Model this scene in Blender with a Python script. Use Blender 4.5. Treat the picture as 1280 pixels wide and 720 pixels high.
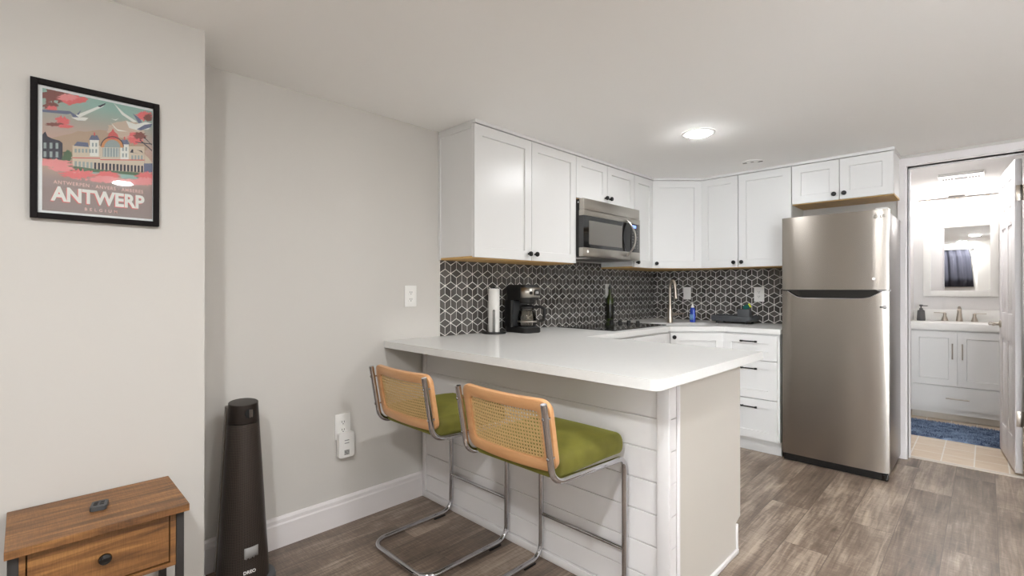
import bpy, bmesh, math, random
from mathutils import Vector, Matrix
for o in list(bpy.data.objects): bpy.data.objects.remove(o, do_unlink=True)
S = bpy.context.scene; C = S.collection; PI = math.pi; R = math.radians
random.seed(7)

# ------------------------------------------------------------------ camera, exposure, world
cd = bpy.data.cameras.new('camera'); cam = bpy.data.objects.new('camera', cd); C.objects.link(cam)
cd.sensor_width = 36; cd.lens = 601.68/1280*36; cd.clip_start = .02
cam.location = (2.3486, .2462, 1.199); cam.rotation_euler = (PI/2+.0022, -.0005, .7786)
S.camera = cam
vs = S.view_settings; vs.view_transform = 'Standard'; vs.look = 'None'; vs.gamma = 1; vs.use_curve_mapping = False
vs.exposure = 0.22
W = bpy.data.worlds.new('world'); S.world = W; W.use_nodes = True
W.node_tree.nodes['Background'].inputs[0].default_value = (.88, .94, 1, 1)
W.node_tree.nodes['Background'].inputs[1].default_value = 14.0
LAMP_RAD = 80.0          # radiance of a ceiling lamp lens
LAMPS = [(1.106, 3.114), (2.2, 1.36), (2.0, -.12), (3.75, .86), (3.6, 3.0), (2.2, 4.98)]  # lamp at the back right is an unseen extra, added for even light
LAMP_STR = [2.1, 4.4, 7.0, 3.8, 3.0, 1.7]
VANITY_RAD = 10.0

H = 2.145; YB = 4.623; XP = .303; YP = .712; XR = 4.5; YF = -.5; XJ = 2.217

# ------------------------------------------------------------------ materials
MATS = {}
def nt(name):
    m = bpy.data.materials.new(name); m.use_nodes = True; MATS[name] = m
    return m, m.node_tree, m.node_tree.nodes['Principled BSDF']
def lin(c):
    return tuple((v/255/12.92 if v/255 <= .04045 else ((v/255+.055)/1.055)**2.4) for v in c)+(1,)
def mat(name, rgb, rough=.5, metal=0., coat=0., bump=0., bscale=200., emit=0., aniso=0., var=0.):
    m, t, b = nt(name); N = t.nodes; L = t.links
    b.inputs['Base Color'].default_value = lin(rgb)
    b.inputs['Roughness'].default_value = rough; b.inputs['Metallic'].default_value = metal
    b.inputs['Coat Weight'].default_value = coat; b.inputs['Coat Roughness'].default_value = .08
    if emit: b.inputs['Emission Color'].default_value = lin(rgb); b.inputs['Emission Strength'].default_value = emit
    if bump or var:
        tc = N.new('ShaderNodeTexCoord'); n = N.new('ShaderNodeTexNoise'); n.inputs['Scale'].default_value = bscale
        n.inputs['Detail'].default_value = 3; L.new(tc.outputs['Object'], n.inputs['Vector'])
        if bump:
            bp = N.new('ShaderNodeBump'); bp.inputs['Strength'].default_value = bump; bp.inputs['Distance'].default_value = .002
            L.new(n.outputs['Fac'], bp.inputs['Height']); L.new(bp.outputs['Normal'], b.inputs['Normal'])
        if var:
            mx = N.new('ShaderNodeMix'); mx.data_type = 'RGBA'; c = lin(rgb)
            mx.inputs['A'].default_value = tuple(v*(1-var) for v in c[:3])+(1,); mx.inputs['B'].default_value = tuple(min(1, v*(1+var)) for v in c[:3])+(1,)
            L.new(n.outputs['Fac'], mx.inputs['Factor']); L.new(mx.outputs['Result'], b.inputs['Base Color'])
    if aniso:
        b.inputs['Anisotropic'].default_value = aniso
        tg = N.new('ShaderNodeTangent'); tg.direction_type = 'RADIAL'; tg.axis = 'Z'; L.new(tg.outputs[0], b.inputs['Tangent'])
        b.inputs['Anisotropic Rotation'].default_value = .25
    return m
def wood(name, cols, axis='Y', stretch=14., scale=3., rough=.45, saw=0.):
    """grain stretched along one axis of the object"""
    m, t, b = nt(name); N = t.nodes; L = t.links
    tc = N.new('ShaderNodeTexCoord'); mp = N.new('ShaderNodeMapping'); L.new(tc.outputs['Object'], mp.inputs['Vector'])
    s = [scale*stretch]*3; s['XYZ'.index(axis)] = scale; mp.inputs['Scale'].default_value = s
    n = N.new('ShaderNodeTexNoise'); n.inputs['Scale'].default_value = 1; n.inputs['Detail'].default_value = 6; n.inputs['Roughness'].default_value = .62
    n.inputs['Distortion'].default_value = .6; L.new(mp.outputs[0], n.inputs['Vector'])
    cr = N.new('ShaderNodeValToRGB'); e = cr.color_ramp
    e.elements[0].position = .28; e.elements[0].color = lin(cols[0]); e.elements[1].position = .72; e.elements[1].color = lin(cols[-1])
    for k, c in enumerate(cols[1:-1]):
        q = e.elements.new(.28+.44*(k+1)/(len(cols)-1)); q.color = lin(c)
    L.new(n.outputs['Fac'], cr.inputs[0]); out = cr.outputs[0]
    if saw:
        mp2 = N.new('ShaderNodeMapping'); L.new(tc.outputs['Object'], mp2.inputs['Vector'])
        s2 = [30.]*3; s2['XYZ'.index(axis)] = 420.; mp2.inputs['Scale'].default_value = s2
        n2 = N.new('ShaderNodeTexNoise'); n2.inputs['Scale'].default_value = 1; L.new(mp2.outputs[0], n2.inputs['Vector'])
        mx = N.new('ShaderNodeMix'); mx.data_type = 'RGBA'; mx.blend_type = 'OVERLAY'; mx.inputs['Factor'].default_value = saw
        L.new(out, mx.inputs['A']); L.new(n2.outputs['Fac'], mx.inputs['B']); out = mx.outputs['Result']
    L.new(out, b.inputs['Base Color']); b.inputs['Roughness'].default_value = rough
    return m

mat('wall', (207, 203, 197), .85, bump=.05, bscale=350)
mat('ceiling', (250, 248, 245), .9, bump=.04, bscale=300)
mat('bath_wall', (226, 223, 221), .75)
mat('bar_nickel', (84, 80, 76), .5, .2)
mat('trim', (230, 225, 224), .4)
mat('cabinet', (227, 226, 224), .32)
mat('shiplap', (234, 231, 230), .4)
mat('panel_gray', (207, 201, 192), .4)
mat('cab_wood', (205, 165, 105), .5, var=.12, bscale=25)
mat('quartz', (229, 228, 225), .07, var=.03, bscale=60)
def polish(name, top):
    t = MATS[name].node_tree; N = t.nodes; L = t.links; b = N['Principled BSDF']; b.inputs['Specular IOR Level'].default_value = 0; b.inputs['Roughness'].default_value = .9
    fr = N.new('ShaderNodeFresnel'); fr.inputs[0].default_value = 1.5; mn = N.new('ShaderNodeMath'); mn.operation = 'MINIMUM'; mn.inputs[1].default_value = top; L.new(fr.outputs[0], mn.inputs[0])
    gl = N.new('ShaderNodeBsdfGlossy'); gl.inputs['Roughness'].default_value = .06; mx = N.new('ShaderNodeMixShader'); L.new(mn.outputs[0], mx.inputs[0]); L.new(b.outputs[0], mx.inputs[1]); L.new(gl.outputs[0], mx.inputs[2])
    L.new(mx.outputs[0], N['Material Output'].inputs[0])
polish('quartz', .36)
mat('grout', (238, 235, 230), .7)
mat('chrome', (200, 200, 204), .05, 1.)
mat('nickel', (190, 180, 168), .28, 1.)
mat('steel', (168, 161, 153), .27, 1., aniso=.75)
mat('steel_plain', (176, 171, 163), .3, 1., aniso=.5)
mat('steel_side', (150, 148, 146), .35, .9)
mat('black', (18, 17, 17), .35)
mat('black_gloss', (10, 10, 11), .06, coat=.5)
mat('black_matte', (30, 29, 29), .6)
mat('pull', (38, 38, 38), .4, .6)
mat('velvet', (96, 92, 26), .8, var=.38, bscale=16, bump=.3)
MATS['velvet'].node_tree.nodes['Principled BSDF'].inputs['Sheen Weight'].default_value = .6
MATS['velvet'].node_tree.nodes['Principled BSDF'].inputs['Sheen Tint'].default_value = lin((190, 190, 90))
wood('beech', [(198, 144, 96), (208, 156, 108), (216, 166, 118)], 'X', 10, 3, .35)
mat('cane', (205, 172, 118), .6, var=.12, bscale=90)
wood('rustic', [(56, 38, 24), (112, 76, 44), (142, 98, 56), (172, 124, 72)], 'Y', 12, 3.2, .45, .35)
mat('frame_black', (20, 15, 15), .6)
MATS['frame_black'].node_tree.nodes['Principled BSDF'].inputs['Specular IOR Level'].default_value = .15
mat('paper', (228, 230, 228), .7)
mat('white_plastic', (238, 236, 232), .35)
mat('dark_slot', (40, 38, 36), .6)
mat('towel', (232, 230, 226), .9, bump=.4, bscale=500)
mat('rack', (76, 78, 80), .5)
mat('heater', (46, 39, 35), .34, .6)
mat('black_hole', (4, 4, 4), .8); mat('heater_cap', (62, 57, 52), .4, .5)
mat('heater_edge', (110, 102, 94), .3, .7)
mat('label_gray', (150, 148, 146), .5)
mat('sponge_green', (10, 84, 76), .9, bump=.5); mat('sponge_yellow', (206, 214, 60), .9)
mat('soap_blue', (52, 82, 190), .15, coat=.4); mat('label_blue', (120, 165, 215), .4)
mat('bottle_green', (44, 58, 10), .08, coat=.6); mat('bottle_dark', (20, 22, 10), .2)
mat('curtain', (52, 52, 62), .85); mat('soap_grey', (88, 86, 86), .5)
mat('lens', (255, 246, 232), .5); mat('mirror', (240, 240, 240), .01, 1.)
mat('display', (120, 150, 255), .3, emit=1.2)
mat('knob_grey', (120, 118, 112), .35, .8)
mat('threshold', (214, 203, 190), .5)
mat('slat_dark', (44, 40, 38), .6)
for nm, rad, col in (('vanity_light', VANITY_RAD, (1, .97, .95)),):
    m, t, b = nt(nm); b.inputs['Emission Color'].default_value = col+(1,); b.inputs['Emission Strength'].default_value = rad
def lamp_mat(k):
    m, t, b = nt('lamp_lens_%d' % k); b.inputs['Emission Color'].default_value = (.965, .985, 1, 1); b.inputs['Emission Strength'].default_value = LAMP_RAD*LAMP_STR[k]
    return m
def glass(name, tint=(1, 1, 1), f0=1.45):
    m, t, b = nt(name); N = t.nodes; L = t.links; N.remove(b)
    tr = N.new('ShaderNodeBsdfTransparent'); tr.inputs[0].default_value = tint+(1,)
    gl = N.new('ShaderNodeBsdfGlossy'); gl.inputs['Roughness'].default_value = .02
    fr = N.new('ShaderNodeFresnel'); fr.inputs[0].default_value = f0; mx = N.new('ShaderNodeMixShader')
    L.new(fr.outputs[0], mx.inputs[0]); L.new(tr.outputs[0], mx.inputs[1]); L.new(gl.outputs[0], mx.inputs[2])
    L.new(mx.outputs[0], N['Material Output'].inputs[0]); return m
glass('pane'); glass('carafe_glass', (.86, .84, .8), 1.6)

def plank_floor():
    m, t, b = nt('planks'); N = t.nodes; L = t.links
    tc = N.new('ShaderNodeTexCoord'); mp = N.new('ShaderNodeMapping'); L.new(tc.outputs['Object'], mp.inputs['Vector'])
    mp.inputs['Rotation'].default_value = (0, 0, PI/2); mp.inputs['Location'].default_value = (.35, -.019, 0)
    br = N.new('ShaderNodeTexBrick'); L.new(mp.outputs[0], br.inputs['Vector'])
    br.inputs['Scale'].default_value = 1; br.inputs['Brick Width'].default_value = 1.22; br.inputs['Row Height'].default_value = .182
    br.inputs['Mortar Size'].default_value = .0013; br.inputs['Mortar Smooth'].default_value = .1
    br.inputs['Color1'].default_value = (0, 0, 0, 1); br.inputs['Color2'].default_value = (1, 1, 1, 1); br.inputs['Mortar'].default_value = (.5, .5, .5, 1)
    br.offset = .37; br.offset_frequency = 2
    ad = N.new('ShaderNodeVectorMath'); ad.operation = 'MULTIPLY_ADD'; ad.inputs[1].default_value = (7, 13, 5)
    L.new(br.outputs['Color'], ad.inputs[0]); L.new(tc.outputs['Object'], ad.inputs[2])
    def grain(sx, sy, det, dist):
        q = N.new('ShaderNodeMapping'); q.inputs['Scale'].default_value = (sx, sy, 1); L.new(ad.outputs[0], q.inputs['Vector'])
        n = N.new('ShaderNodeTexNoise'); n.inputs['Scale'].default_value = 1; n.inputs['Detail'].default_value = det; n.inputs['Distortion'].default_value = dist
        n.inputs['Roughness'].default_value = .6
        L.new(q.outputs[0], n.inputs['Vector']); return n
    g1 = grain(48, 2.6, 8, 1.1); g2 = grain(7, 2.2, 4, .5); g3 = grain(22, 230, 2, 0)
    cr = N.new('ShaderNodeValToRGB'); e = cr.color_ramp
    e.elements[0].position = .33; e.elements[0].color = lin((82, 70, 60)); e.elements[1].position = .68; e.elements[1].color = lin((176, 159, 142))
    q = e.elements.new(.5); q.color = lin((124, 107, 93))
    mix = N.new('ShaderNodeMath'); mix.operation = 'MULTIPLY_ADD'; mix.inputs[1].default_value = .5
    h = N.new('ShaderNodeMath'); h.operation = 'MULTIPLY'; h.inputs[1].default_value = .5
    L.new(g2.outputs['Fac'], h.inputs[0]); L.new(g1.outputs['Fac'], mix.inputs[0]); L.new(h.outputs[0], mix.inputs[2])
    sh = N.new('ShaderNodeMath'); sh.operation = 'MULTIPLY_ADD'; sh.inputs[1].default_value = .13; L.new(br.outputs['Color'], sh.inputs[0])
    sb = N.new('ShaderNodeMath'); sb.operation = 'SUBTRACT'; sb.inputs[1].default_value = .065; L.new(mix.outputs[0], sb.inputs[0]); L.new(sb.outputs[0], sh.inputs[2])
    s3 = N.new('ShaderNodeMath'); s3.operation = 'MULTIPLY_ADD'; s3.inputs[1].default_value = .24; L.new(g3.outputs['Fac'], s3.inputs[0])
    s4 = N.new('ShaderNodeMath'); s4.operation = 'SUBTRACT'; s4.inputs[1].default_value = .12; L.new(sh.outputs[0], s4.inputs[0]); L.new(s4.outputs[0], s3.inputs[2])
    L.new(s3.outputs[0], cr.inputs[0])
    mx = N.new('ShaderNodeMix'); mx.data_type = 'RGBA'; L.new(br.outputs['Fac'], mx.inputs['Factor']); L.new(cr.outputs[0], mx.inputs['A'])
    mx.inputs['B'].default_value = lin((92, 80, 70)); L.new(mx.outputs['Result'], b.inputs['Base Color'])
    rr = N.new('ShaderNodeMapRange'); rr.inputs['To Min'].default_value = .24; rr.inputs['To Max'].default_value = .42; L.new(g1.outputs['Fac'], rr.inputs['Value']); L.new(rr.outputs[0], b.inputs['Roughness'])
    bp = N.new('ShaderNodeBump'); bp.inputs['Strength'].default_value = .25; bp.inputs['Distance'].default_value = .002; L.new(g1.outputs['Fac'], bp.inputs['Height']); L.new(bp.outputs[0], b.inputs['Normal'])
plank_floor()
def tile_floor():
    m, t, b = nt('tiles'); N = t.nodes; L = t.links
    tc = N.new('ShaderNodeTexCoord'); mp = N.new('ShaderNodeMapping'); L.new(tc.outputs['Object'], mp.inputs['Vector']); mp.inputs['Location'].default_value = (.066, .05, 0)
    br = N.new('ShaderNodeTexBrick'); L.new(mp.outputs[0], br.inputs['Vector']); br.offset = 0
    br.inputs['Scale'].default_value = 1; br.inputs['Brick Width'].default_value = .168; br.inputs['Row Height'].default_value = .2
    br.inputs['Mortar Size'].default_value = .004; br.inputs['Color1'].default_value = lin((214, 192, 166)); br.inputs['Color2'].default_value = lin((226, 207, 184)); br.inputs['Mortar'].default_value = lin((238, 230, 220))
    q = N.new('ShaderNodeMapping'); q.inputs['Scale'].default_value = (8, 40, 1); L.new(tc.outputs['Object'], q.inputs['Vector'])
    n = N.new('ShaderNodeTexNoise'); n.inputs['Scale'].default_value = 1; n.inputs['Detail'].default_value = 4; L.new(q.outputs[0], n.inputs['Vector'])
    mx = N.new('ShaderNodeMix'); mx.data_type = 'RGBA'; mx.blend_type = 'SOFT_LIGHT'; mx.inputs['Factor'].default_value = .5
    L.new(br.outputs['Color'], mx.inputs['A']); L.new(n.outputs['Fac'], mx.inputs['B']); L.new(mx.outputs['Result'], b.inputs['Base Color']); b.inputs['Roughness'].default_value = .35
tile_floor()
def tile_mat():
    m, t, b = nt('tile_charcoal'); N = t.nodes; L = t.links
    a = N.new('ShaderNodeAttribute'); a.attribute_name = 'shade'
    cr = N.new('ShaderNodeValToRGB'); cr.color_ramp.elements[0].color = lin((66, 63, 60)); cr.color_ramp.elements[1].color = lin((98, 95, 91))
    L.new(a.outputs['Fac'], cr.inputs[0]); L.new(cr.outputs[0], b.inputs['Base Color']); b.inputs['Roughness'].default_value = .24
tile_mat()
def mesh_mat():
    m, t, b = nt('perforated'); N = t.nodes; L = t.links
    tc = N.new('ShaderNodeTexCoord'); v = N.new('ShaderNodeTexVoronoi'); v.inputs['Scale'].default_value = 170; v.inputs['Randomness'].default_value = .05
    sp = N.new('ShaderNodeSeparateXYZ'); L.new(tc.outputs['Object'], sp.inputs[0]); at = N.new('ShaderNodeMath'); at.operation = 'ARCTAN2'
    L.new(sp.outputs['Y'], at.inputs[0]); L.new(sp.outputs['X'], at.inputs[1]); ml = N.new('ShaderNodeMath'); ml.operation = 'MULTIPLY'; ml.inputs[1].default_value = .085; L.new(at.outputs[0], ml.inputs[0])
    cb = N.new('ShaderNodeCombineXYZ'); L.new(ml.outputs[0], cb.inputs['X']); L.new(sp.outputs['Z'], cb.inputs['Y']); v.voronoi_dimensions = '2D'
    L.new(cb.outputs[0], v.inputs['Vector']); cr = N.new('ShaderNodeValToRGB')
    cr.color_ramp.elements[0].position = .25; cr.color_ramp.elements[0].color = lin((8, 7, 7)); cr.color_ramp.elements[1].position = .45; cr.color_ramp.elements[1].color = lin((78, 69, 63))
    L.new(v.outputs['Distance'], cr.inputs[0]); L.new(cr.outputs[0], b.inputs['Base Color']); b.inputs['Roughness'].default_value = .35; b.inputs['Metallic'].default_value = .4
mesh_mat()
def rug_mat():
    m, t, b = nt('rug'); N = t.nodes; L = t.links
    tc = N.new('ShaderNodeTexCoord'); mp = N.new('ShaderNodeMapping'); mp.inputs['Scale'].default_value = (14, 40, 30); L.new(tc.outputs['Object'], mp.inputs['Vector'])
    n = N.new('ShaderNodeTexNoise'); n.inputs['Scale'].default_value = 1; n.inputs['Detail'].default_value = 4; L.new(mp.outputs[0], n.inputs['Vector'])
    cr = N.new('ShaderNodeValToRGB'); cr.color_ramp.elements[0].position = .35; cr.color_ramp.elements[0].color = lin((62, 78, 108)); cr.color_ramp.elements[1].position = .65; cr.color_ramp.elements[1].color = lin((160, 180, 206))
    L.new(n.outputs['Fac'], cr.inputs[0]); L.new(cr.outputs[0], b.inputs['Base Color']); b.inputs['Roughness'].default_value = .95
rug_mat()

# ------------------------------------------------------------------ mesh helpers
def new(): return bmesh.new()
def box(bm, x0, x1, y0, y1, z0, z1, bev=0., seg=2, M=None, mi=0):
    g = bmesh.ops.create_cube(bm, size=1); v = g['verts']
    for q in v: q.co = Vector(((x0+x1)/2+q.co.x*(x1-x0), (y0+y1)/2+q.co.y*(y1-y0), (z0+z1)/2+q.co.z*(z1-z0)))
    fs = set(f for q in v for f in q.link_faces)
    if bev:
        r = bmesh.ops.bevel(bm, geom=list(set(e for q in v for e in q.link_edges)), offset=bev, segments=seg, affect='EDGES', profile=.5)
        v = list(set(q for f in r['faces'] for q in f.verts) | set(q for f in fs if f.is_valid for q in f.verts))
        fs = set(f for q in v for f in q.link_faces)
    if M is not None: bmesh.ops.transform(bm, matrix=M, verts=v)
    for f in fs:
        if f.is_valid: f.material_index = mi
    return v
def frame_of(d):
    d = Vector(d).normalized(); a = Vector((0, 0, 1)) if abs(d.z) < .9 else Vector((1, 0, 0))
    u = d.cross(a).normalized(); return u, d.cross(u).normalized()
def ring(bm, c, u, w, r, n, r2=None):
    r2 = r2 or r
    return [bm.verts.new(c+u*(r*math.cos(2*PI*k/n))+w*(r2*math.sin(2*PI*k/n))) for k in range(n)]
def bridge(bm, a, b, mi=0):
    n = len(a)
    for k in range(n):
        f = bm.faces.new((a[k], a[(k+1) % n], b[(k+1) % n], b[k])); f.material_index = mi
def lathe(bm, prof, o=(0, 0, 0), axis=(0, 0, 1), n=24, mi=0):
    o = Vector(o); d = Vector(axis).normalized(); u, w = frame_of(d); prev = None
    for i, (r, h) in enumerate(prof):
        rg = ring(bm, o+d*h, u, w, max(r, 1e-5), n)
        if prev: bridge(bm, prev, rg, mi)
        else: f = bm.faces.new(rg); f.material_index = mi
        prev = rg
    f = bm.faces.new(prev); f.material_index = mi
def cyl(bm, p0, p1, r, r1=None, n=16, mi=0):
    p0 = Vector(p0); p1 = Vector(p1); lathe(bm, [(r, 0), (r if r1 is None else r1, (p1-p0).length)], p0, p1-p0, n, mi)
def fillet(pts, rad, seg=8):
    out = [Vector(pts[0])]
    for i in range(1, len(pts)-1):
        a, b, c = Vector(pts[i-1]), Vector(pts[i]), Vector(pts[i+1]); r = rad[i] if isinstance(rad, (list, tuple)) else rad
        u = (a-b).normalized(); v = (c-b).normalized(); ang = u.angle(v); t = min(r/math.tan(ang/2), .49*min((a-b).length, (c-b).length)) if r else 0
        if not r: out.append(b); continue
        r = t*math.tan(ang/2); ctr = b+(u+v).normalized()*(r/math.sin(ang/2)); p = b+u*t; q = b+v*t
        e1 = (p-ctr).normalized(); e2 = (q-ctr).normalized(); w = e1.angle(e2)
        for k in range(seg+1):
            s = k/seg; out.append(ctr+(e1*math.sin((1-s)*w)+e2*math.sin(s*w))/math.sin(w)*r)
    out.append(Vector(pts[-1])); return out
def tube(bm, pts, r, n=12, mi=0, cap=True, r2=None):
    pts = [Vector(p) for p in pts]; T = []
    for i in range(len(pts)):
        a = pts[max(0, i-1)]; b = pts[min(len(pts)-1, i+1)]; T.append((b-a).normalized())
    u, _ = frame_of(T[0]); prev = None
    for i, p in enumerate(pts):
        if i:
            u = (u-T[i]*u.dot(T[i])).normalized()
        w = T[i].cross(u).normalized(); rr = r[i] if isinstance(r, list) else r
        rg = ring(bm, p, u, w, rr, n, None if r2 is None else r2)
        if prev: bridge(bm, prev, rg, mi)
        elif cap: bm.faces.new(rg[::-1]).material_index = mi
        prev = rg
    if cap: bm.faces.new(prev).material_index = mi
def prism(bm, poly, h0, h1, M=None, mi=0):
    """poly in XY, extruded along Z, then transformed"""
    a = [bm.verts.new((x, y, h0)) for x, y in poly]; b = [bm.verts.new((x, y, h1)) for x, y in poly]
    f1 = bm.faces.new(a[::-1]); f2 = bm.faces.new(b); f1.material_index = f2.material_index = mi; bridge(bm, a, b, mi)
    if M is not None: bmesh.ops.transform(bm, matrix=M, verts=a+b)
    return a+b
XZ = Matrix(((1, 0, 0, 0), (0, 0, 1, 0), (0, 1, 0, 0), (0, 0, 0, 1)))       # (x,y,h)->(x,h,y)
YZ = Matrix(((0, 0, 1, 0), (1, 0, 0, 0), (0, 1, 0, 0), (0, 0, 0, 1)))       # (x,y,h)->(h,x,y)
def rrect(x0, x1, y0, y1, r, seg=6):
    p = []
    for cx, cy, a in ((x1-r, y1-r, 0), (x0+r, y1-r, 90), (x0+r, y0+r, 180), (x1-r, y0+r, 270)):
        for k in range(seg+1): t = R(a+90*k/seg); p.append((cx+r*math.cos(t), cy+r*math.sin(t)))
    return p
def wmat(o):
    m = Matrix.Identity(4)
    while o: m = o.matrix_basis @ m; o = o.parent
    return m
def obj(name, bm, mats, parent=None, local=False, smooth=True, angle=35):
    if not isinstance(mats, (list, tuple)): mats = [mats]
    bmesh.ops.recalc_face_normals(bm, faces=bm.faces)
    me = bpy.data.meshes.new(name)
    o = bpy.data.objects.new(name, me); C.objects.link(o)
    if parent:
        if not local: bm.transform(wmat(parent).inverted())
        o.parent = parent
    elif not local and bm.verts:
        xs = [v.co for v in bm.verts]; c = Vector(((min(v.x for v in xs)+max(v.x for v in xs))/2, (min(v.y for v in xs)+max(v.y for v in xs))/2, min(v.z for v in xs)))
        bmesh.ops.translate(bm, verts=bm.verts, vec=-c); o.location = c
    bm.to_mesh(me); bm.free()
    for m in mats: me.materials.append(MATS[m])
    if smooth:
        me.polygons.foreach_set('use_smooth', [True]*len(me.polygons)); me.set_sharp_from_angle(angle=R(angle))
    return o
def tag(o, label, cat, group=None):
    o['label'] = label; o['category'] = cat
    if group: o['group'] = group
    return o
def thing(name, label, cat, loc=(0, 0, 0), rz=0, group=None):
    o = bpy.data.objects.new(name, None); C.objects.link(o); o.empty_display_size = .1
    o.location = loc; o.rotation_euler = (0, 0, rz); return tag(o, label, cat, group)
def struct(name, bm, m, parent=None, smooth=False, keep=True):
    o = obj(name, bm, m, parent, local=(keep and not parent), smooth=smooth)
    if not parent: o['kind'] = 'structure'
    return o
def bx(*a, **k): bm = new(); box(bm, *a, **k); return bm
def text_bm(s, size, M, ext=.0004, bold=0., space=1., align='CENTER'):
    cu = bpy.data.curves.new('t', 'FONT'); cu.body = s; cu.size = size; cu.extrude = ext; cu.offset = bold; cu.space_character = space
    cu.align_x = align; cu.align_y = 'CENTER'; cu.resolution_u = 3
    o = bpy.data.objects.new('t', cu); C.objects.link(o); dg = bpy.context.evaluated_depsgraph_get()
    me = bpy.data.meshes.new_from_object(o.evaluated_get(dg)); bm = new(); bm.from_mesh(me); bm.transform(M)
    bpy.data.objects.remove(o); bpy.data.curves.remove(cu); bpy.data.meshes.remove(me); return bm
def face_m(origin, right, up):
    r = Vector(right).normalized(); u = Vector(up).normalized(); n = r.cross(u)
    return Matrix(((r.x, u.x, n.x, origin[0]), (r.y, u.y, n.y, origin[1]), (r.z, u.z, n.z, origin[2]), (0, 0, 0, 1)))
def merge(bm, other):
    me = bpy.data.meshes.new('m'); other.to_mesh(me); other.free(); bm.from_mesh(me); bpy.data.meshes.remove(me)

# ------------------------------------------------------------------ setting
struct('floor', bx(-.05, XR, YF-.1, 4.69, -.05, 0), 'planks')
struct('floor_bathroom', bx(1.7, 2.9, 4.7205, 6.75, -.05, -.002), 'tiles')
struct('trim_1', bx(1.951, 2.529, 4.68, 4.72, -.0005, .006, bev=.003), 'threshold')
struct('ceiling', bx(-.1, XR+.1, YF-.1, YB+.12, H, H+.1), 'ceiling')
struct('wall_left', bx(-.1, 0, YP-.3, YB+.1, 0, H), 'wall')
struct('wall_left_projection', bx(-.1, XP, YF-.1, YP, 0, H), 'wall')
struct('wall_right', bx(XR, XR+.1, YF-.1, YB+.1, 0, H), 'wall')
DX0, DX1, DZ = 1.95, 2.53, 2.063
bm = new(); box(bm, 0, DX0, YB, YB+.12, 0, H); box(bm, DX1, XR, YB, YB+.12, 0, H); box(bm, DX0, DX1, YB, YB+.12, DZ, H); struct('wall_back', bm, 'wall')
WX0, WX1, WZ0, WZ1 = 1.45, 2.12, 1.33, 1.93
PX0, PX1, PZ1 = 3.08, 4.42, 2.05
bm = new(); box(bm, XP, WX0, YF-.1, YF, 0, H); box(bm, WX1, PX0, YF-.1, YF, 0, H); box(bm, PX1, XR, YF-.1, YF, 0, H); box(bm, PX0, PX1, YF-.1, YF, PZ1, H); box(bm, WX0, WX1, YF-.1, YF, 0, WZ0); box(bm, WX0, WX1, YF-.1, YF, WZ1, H); struct('wall_front', bm, 'wall')
struct('wall_front_projection', bx(XJ, 3.0, YF, -.2, 0, H), 'wall')
bm = new()
for a in ((WX0, WX0+.04, WZ0, WZ1), (WX1-.04, WX1, WZ0, WZ1), (WX0, WX1, WZ0, WZ0+.04), (WX0, WX1, WZ1-.04, WZ1), (1.765, 1.80, WZ0, WZ1)): box(bm, a[0], a[1], YF-.075, YF-.025, a[2], a[3])
w1 = struct('window_1', bm, 'trim'); struct('window_pane', bx(WX0+.02, WX1-.02, YF-.054, YF-.048, WZ0+.02, WZ1-.02), 'pane', w1)
bm = new()
for a, b, c, d in ((PX0, PX1, 0, .06), (PX0, PX1, PZ1-.06, PZ1), (PX0, PX0+.06, .06, PZ1-.06), (PX1-.06, PX1, .06, PZ1-.06), (3.71, 3.79, .06, PZ1-.06)): box(bm, a, b, YF-.08, YF-.03, c, d)
w2 = struct('added_fill_window', bm, 'trim'); struct('window_pane', bx(PX0+.03, PX1-.03, YF-.057, YF-.053, .03, PZ1-.03), 'pane', w2)  # unseen glass door, added to let in daylight that evens the room
# baseboards with a moulded cap
BP = [(0, 0), (.016, 0), (.016, .105), (.012, .112), (.012, .128), (.006, .138), (0, .14)]
def baseboard(name, p0, p1, n):
    p0 = Vector(p0+(0,)); p1 = Vector(p1+(0,)); n = Vector(n+(0,)); d = (p1-p0).normalized(); bm = new()
    prism(bm, [(a, b) for a, b in BP], 0, (p1-p0).length, Matrix(((n.x, 0, d.x, p0.x), (n.y, 0, d.y, p0.y), (0, 1, 0, 0), (0, 0, 0, 1))))
    struct(name, bm, 'trim')
baseboard('baseboard_left', (0, YP), (0, 1.883), (1, 0))
baseboard('baseboard_left_projection', (XP, YF), (XP, YP), (1, 0))
baseboard('baseboard_left_return', (.016, YP), (XP+.016, YP), (0, 1))
baseboard('baseboard_right', (XR, YF), (XR, YB), (-1, 0))
baseboard('baseboard_front', (XP, YF), (XJ, YF), (0, 1))
baseboard('baseboard_back', (2.62, YB), (XR, YB), (0, -1))
# door casing and jamb
bm = new()
for x0, x1 in ((1.895, 1.945), (2.535, 2.60)): box(bm, x0, x1, YB-.016, YB, 0, 2.12, bev=.004)
box(bm, 1.895, 2.60, YB-.017, YB, DZ+.006, 2.122, bev=.004)
box(bm, DX0-.015, DX0, YB-.004, YB+.125, 0, DZ); box(bm, DX1, DX1+.015, YB-.004, YB+.125, 0, DZ); box(bm, DX0-.015, DX1+.015, YB-.004, YB+.125, DZ-.0, DZ+.015)
box(bm, DX0, DX0+.011, YB+.05, YB+.085, 0, DZ); box(bm, DX0, DX1, YB+.05, YB+.085, DZ-.011, DZ)
struct('trim_2', bm, 'trim')
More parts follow.
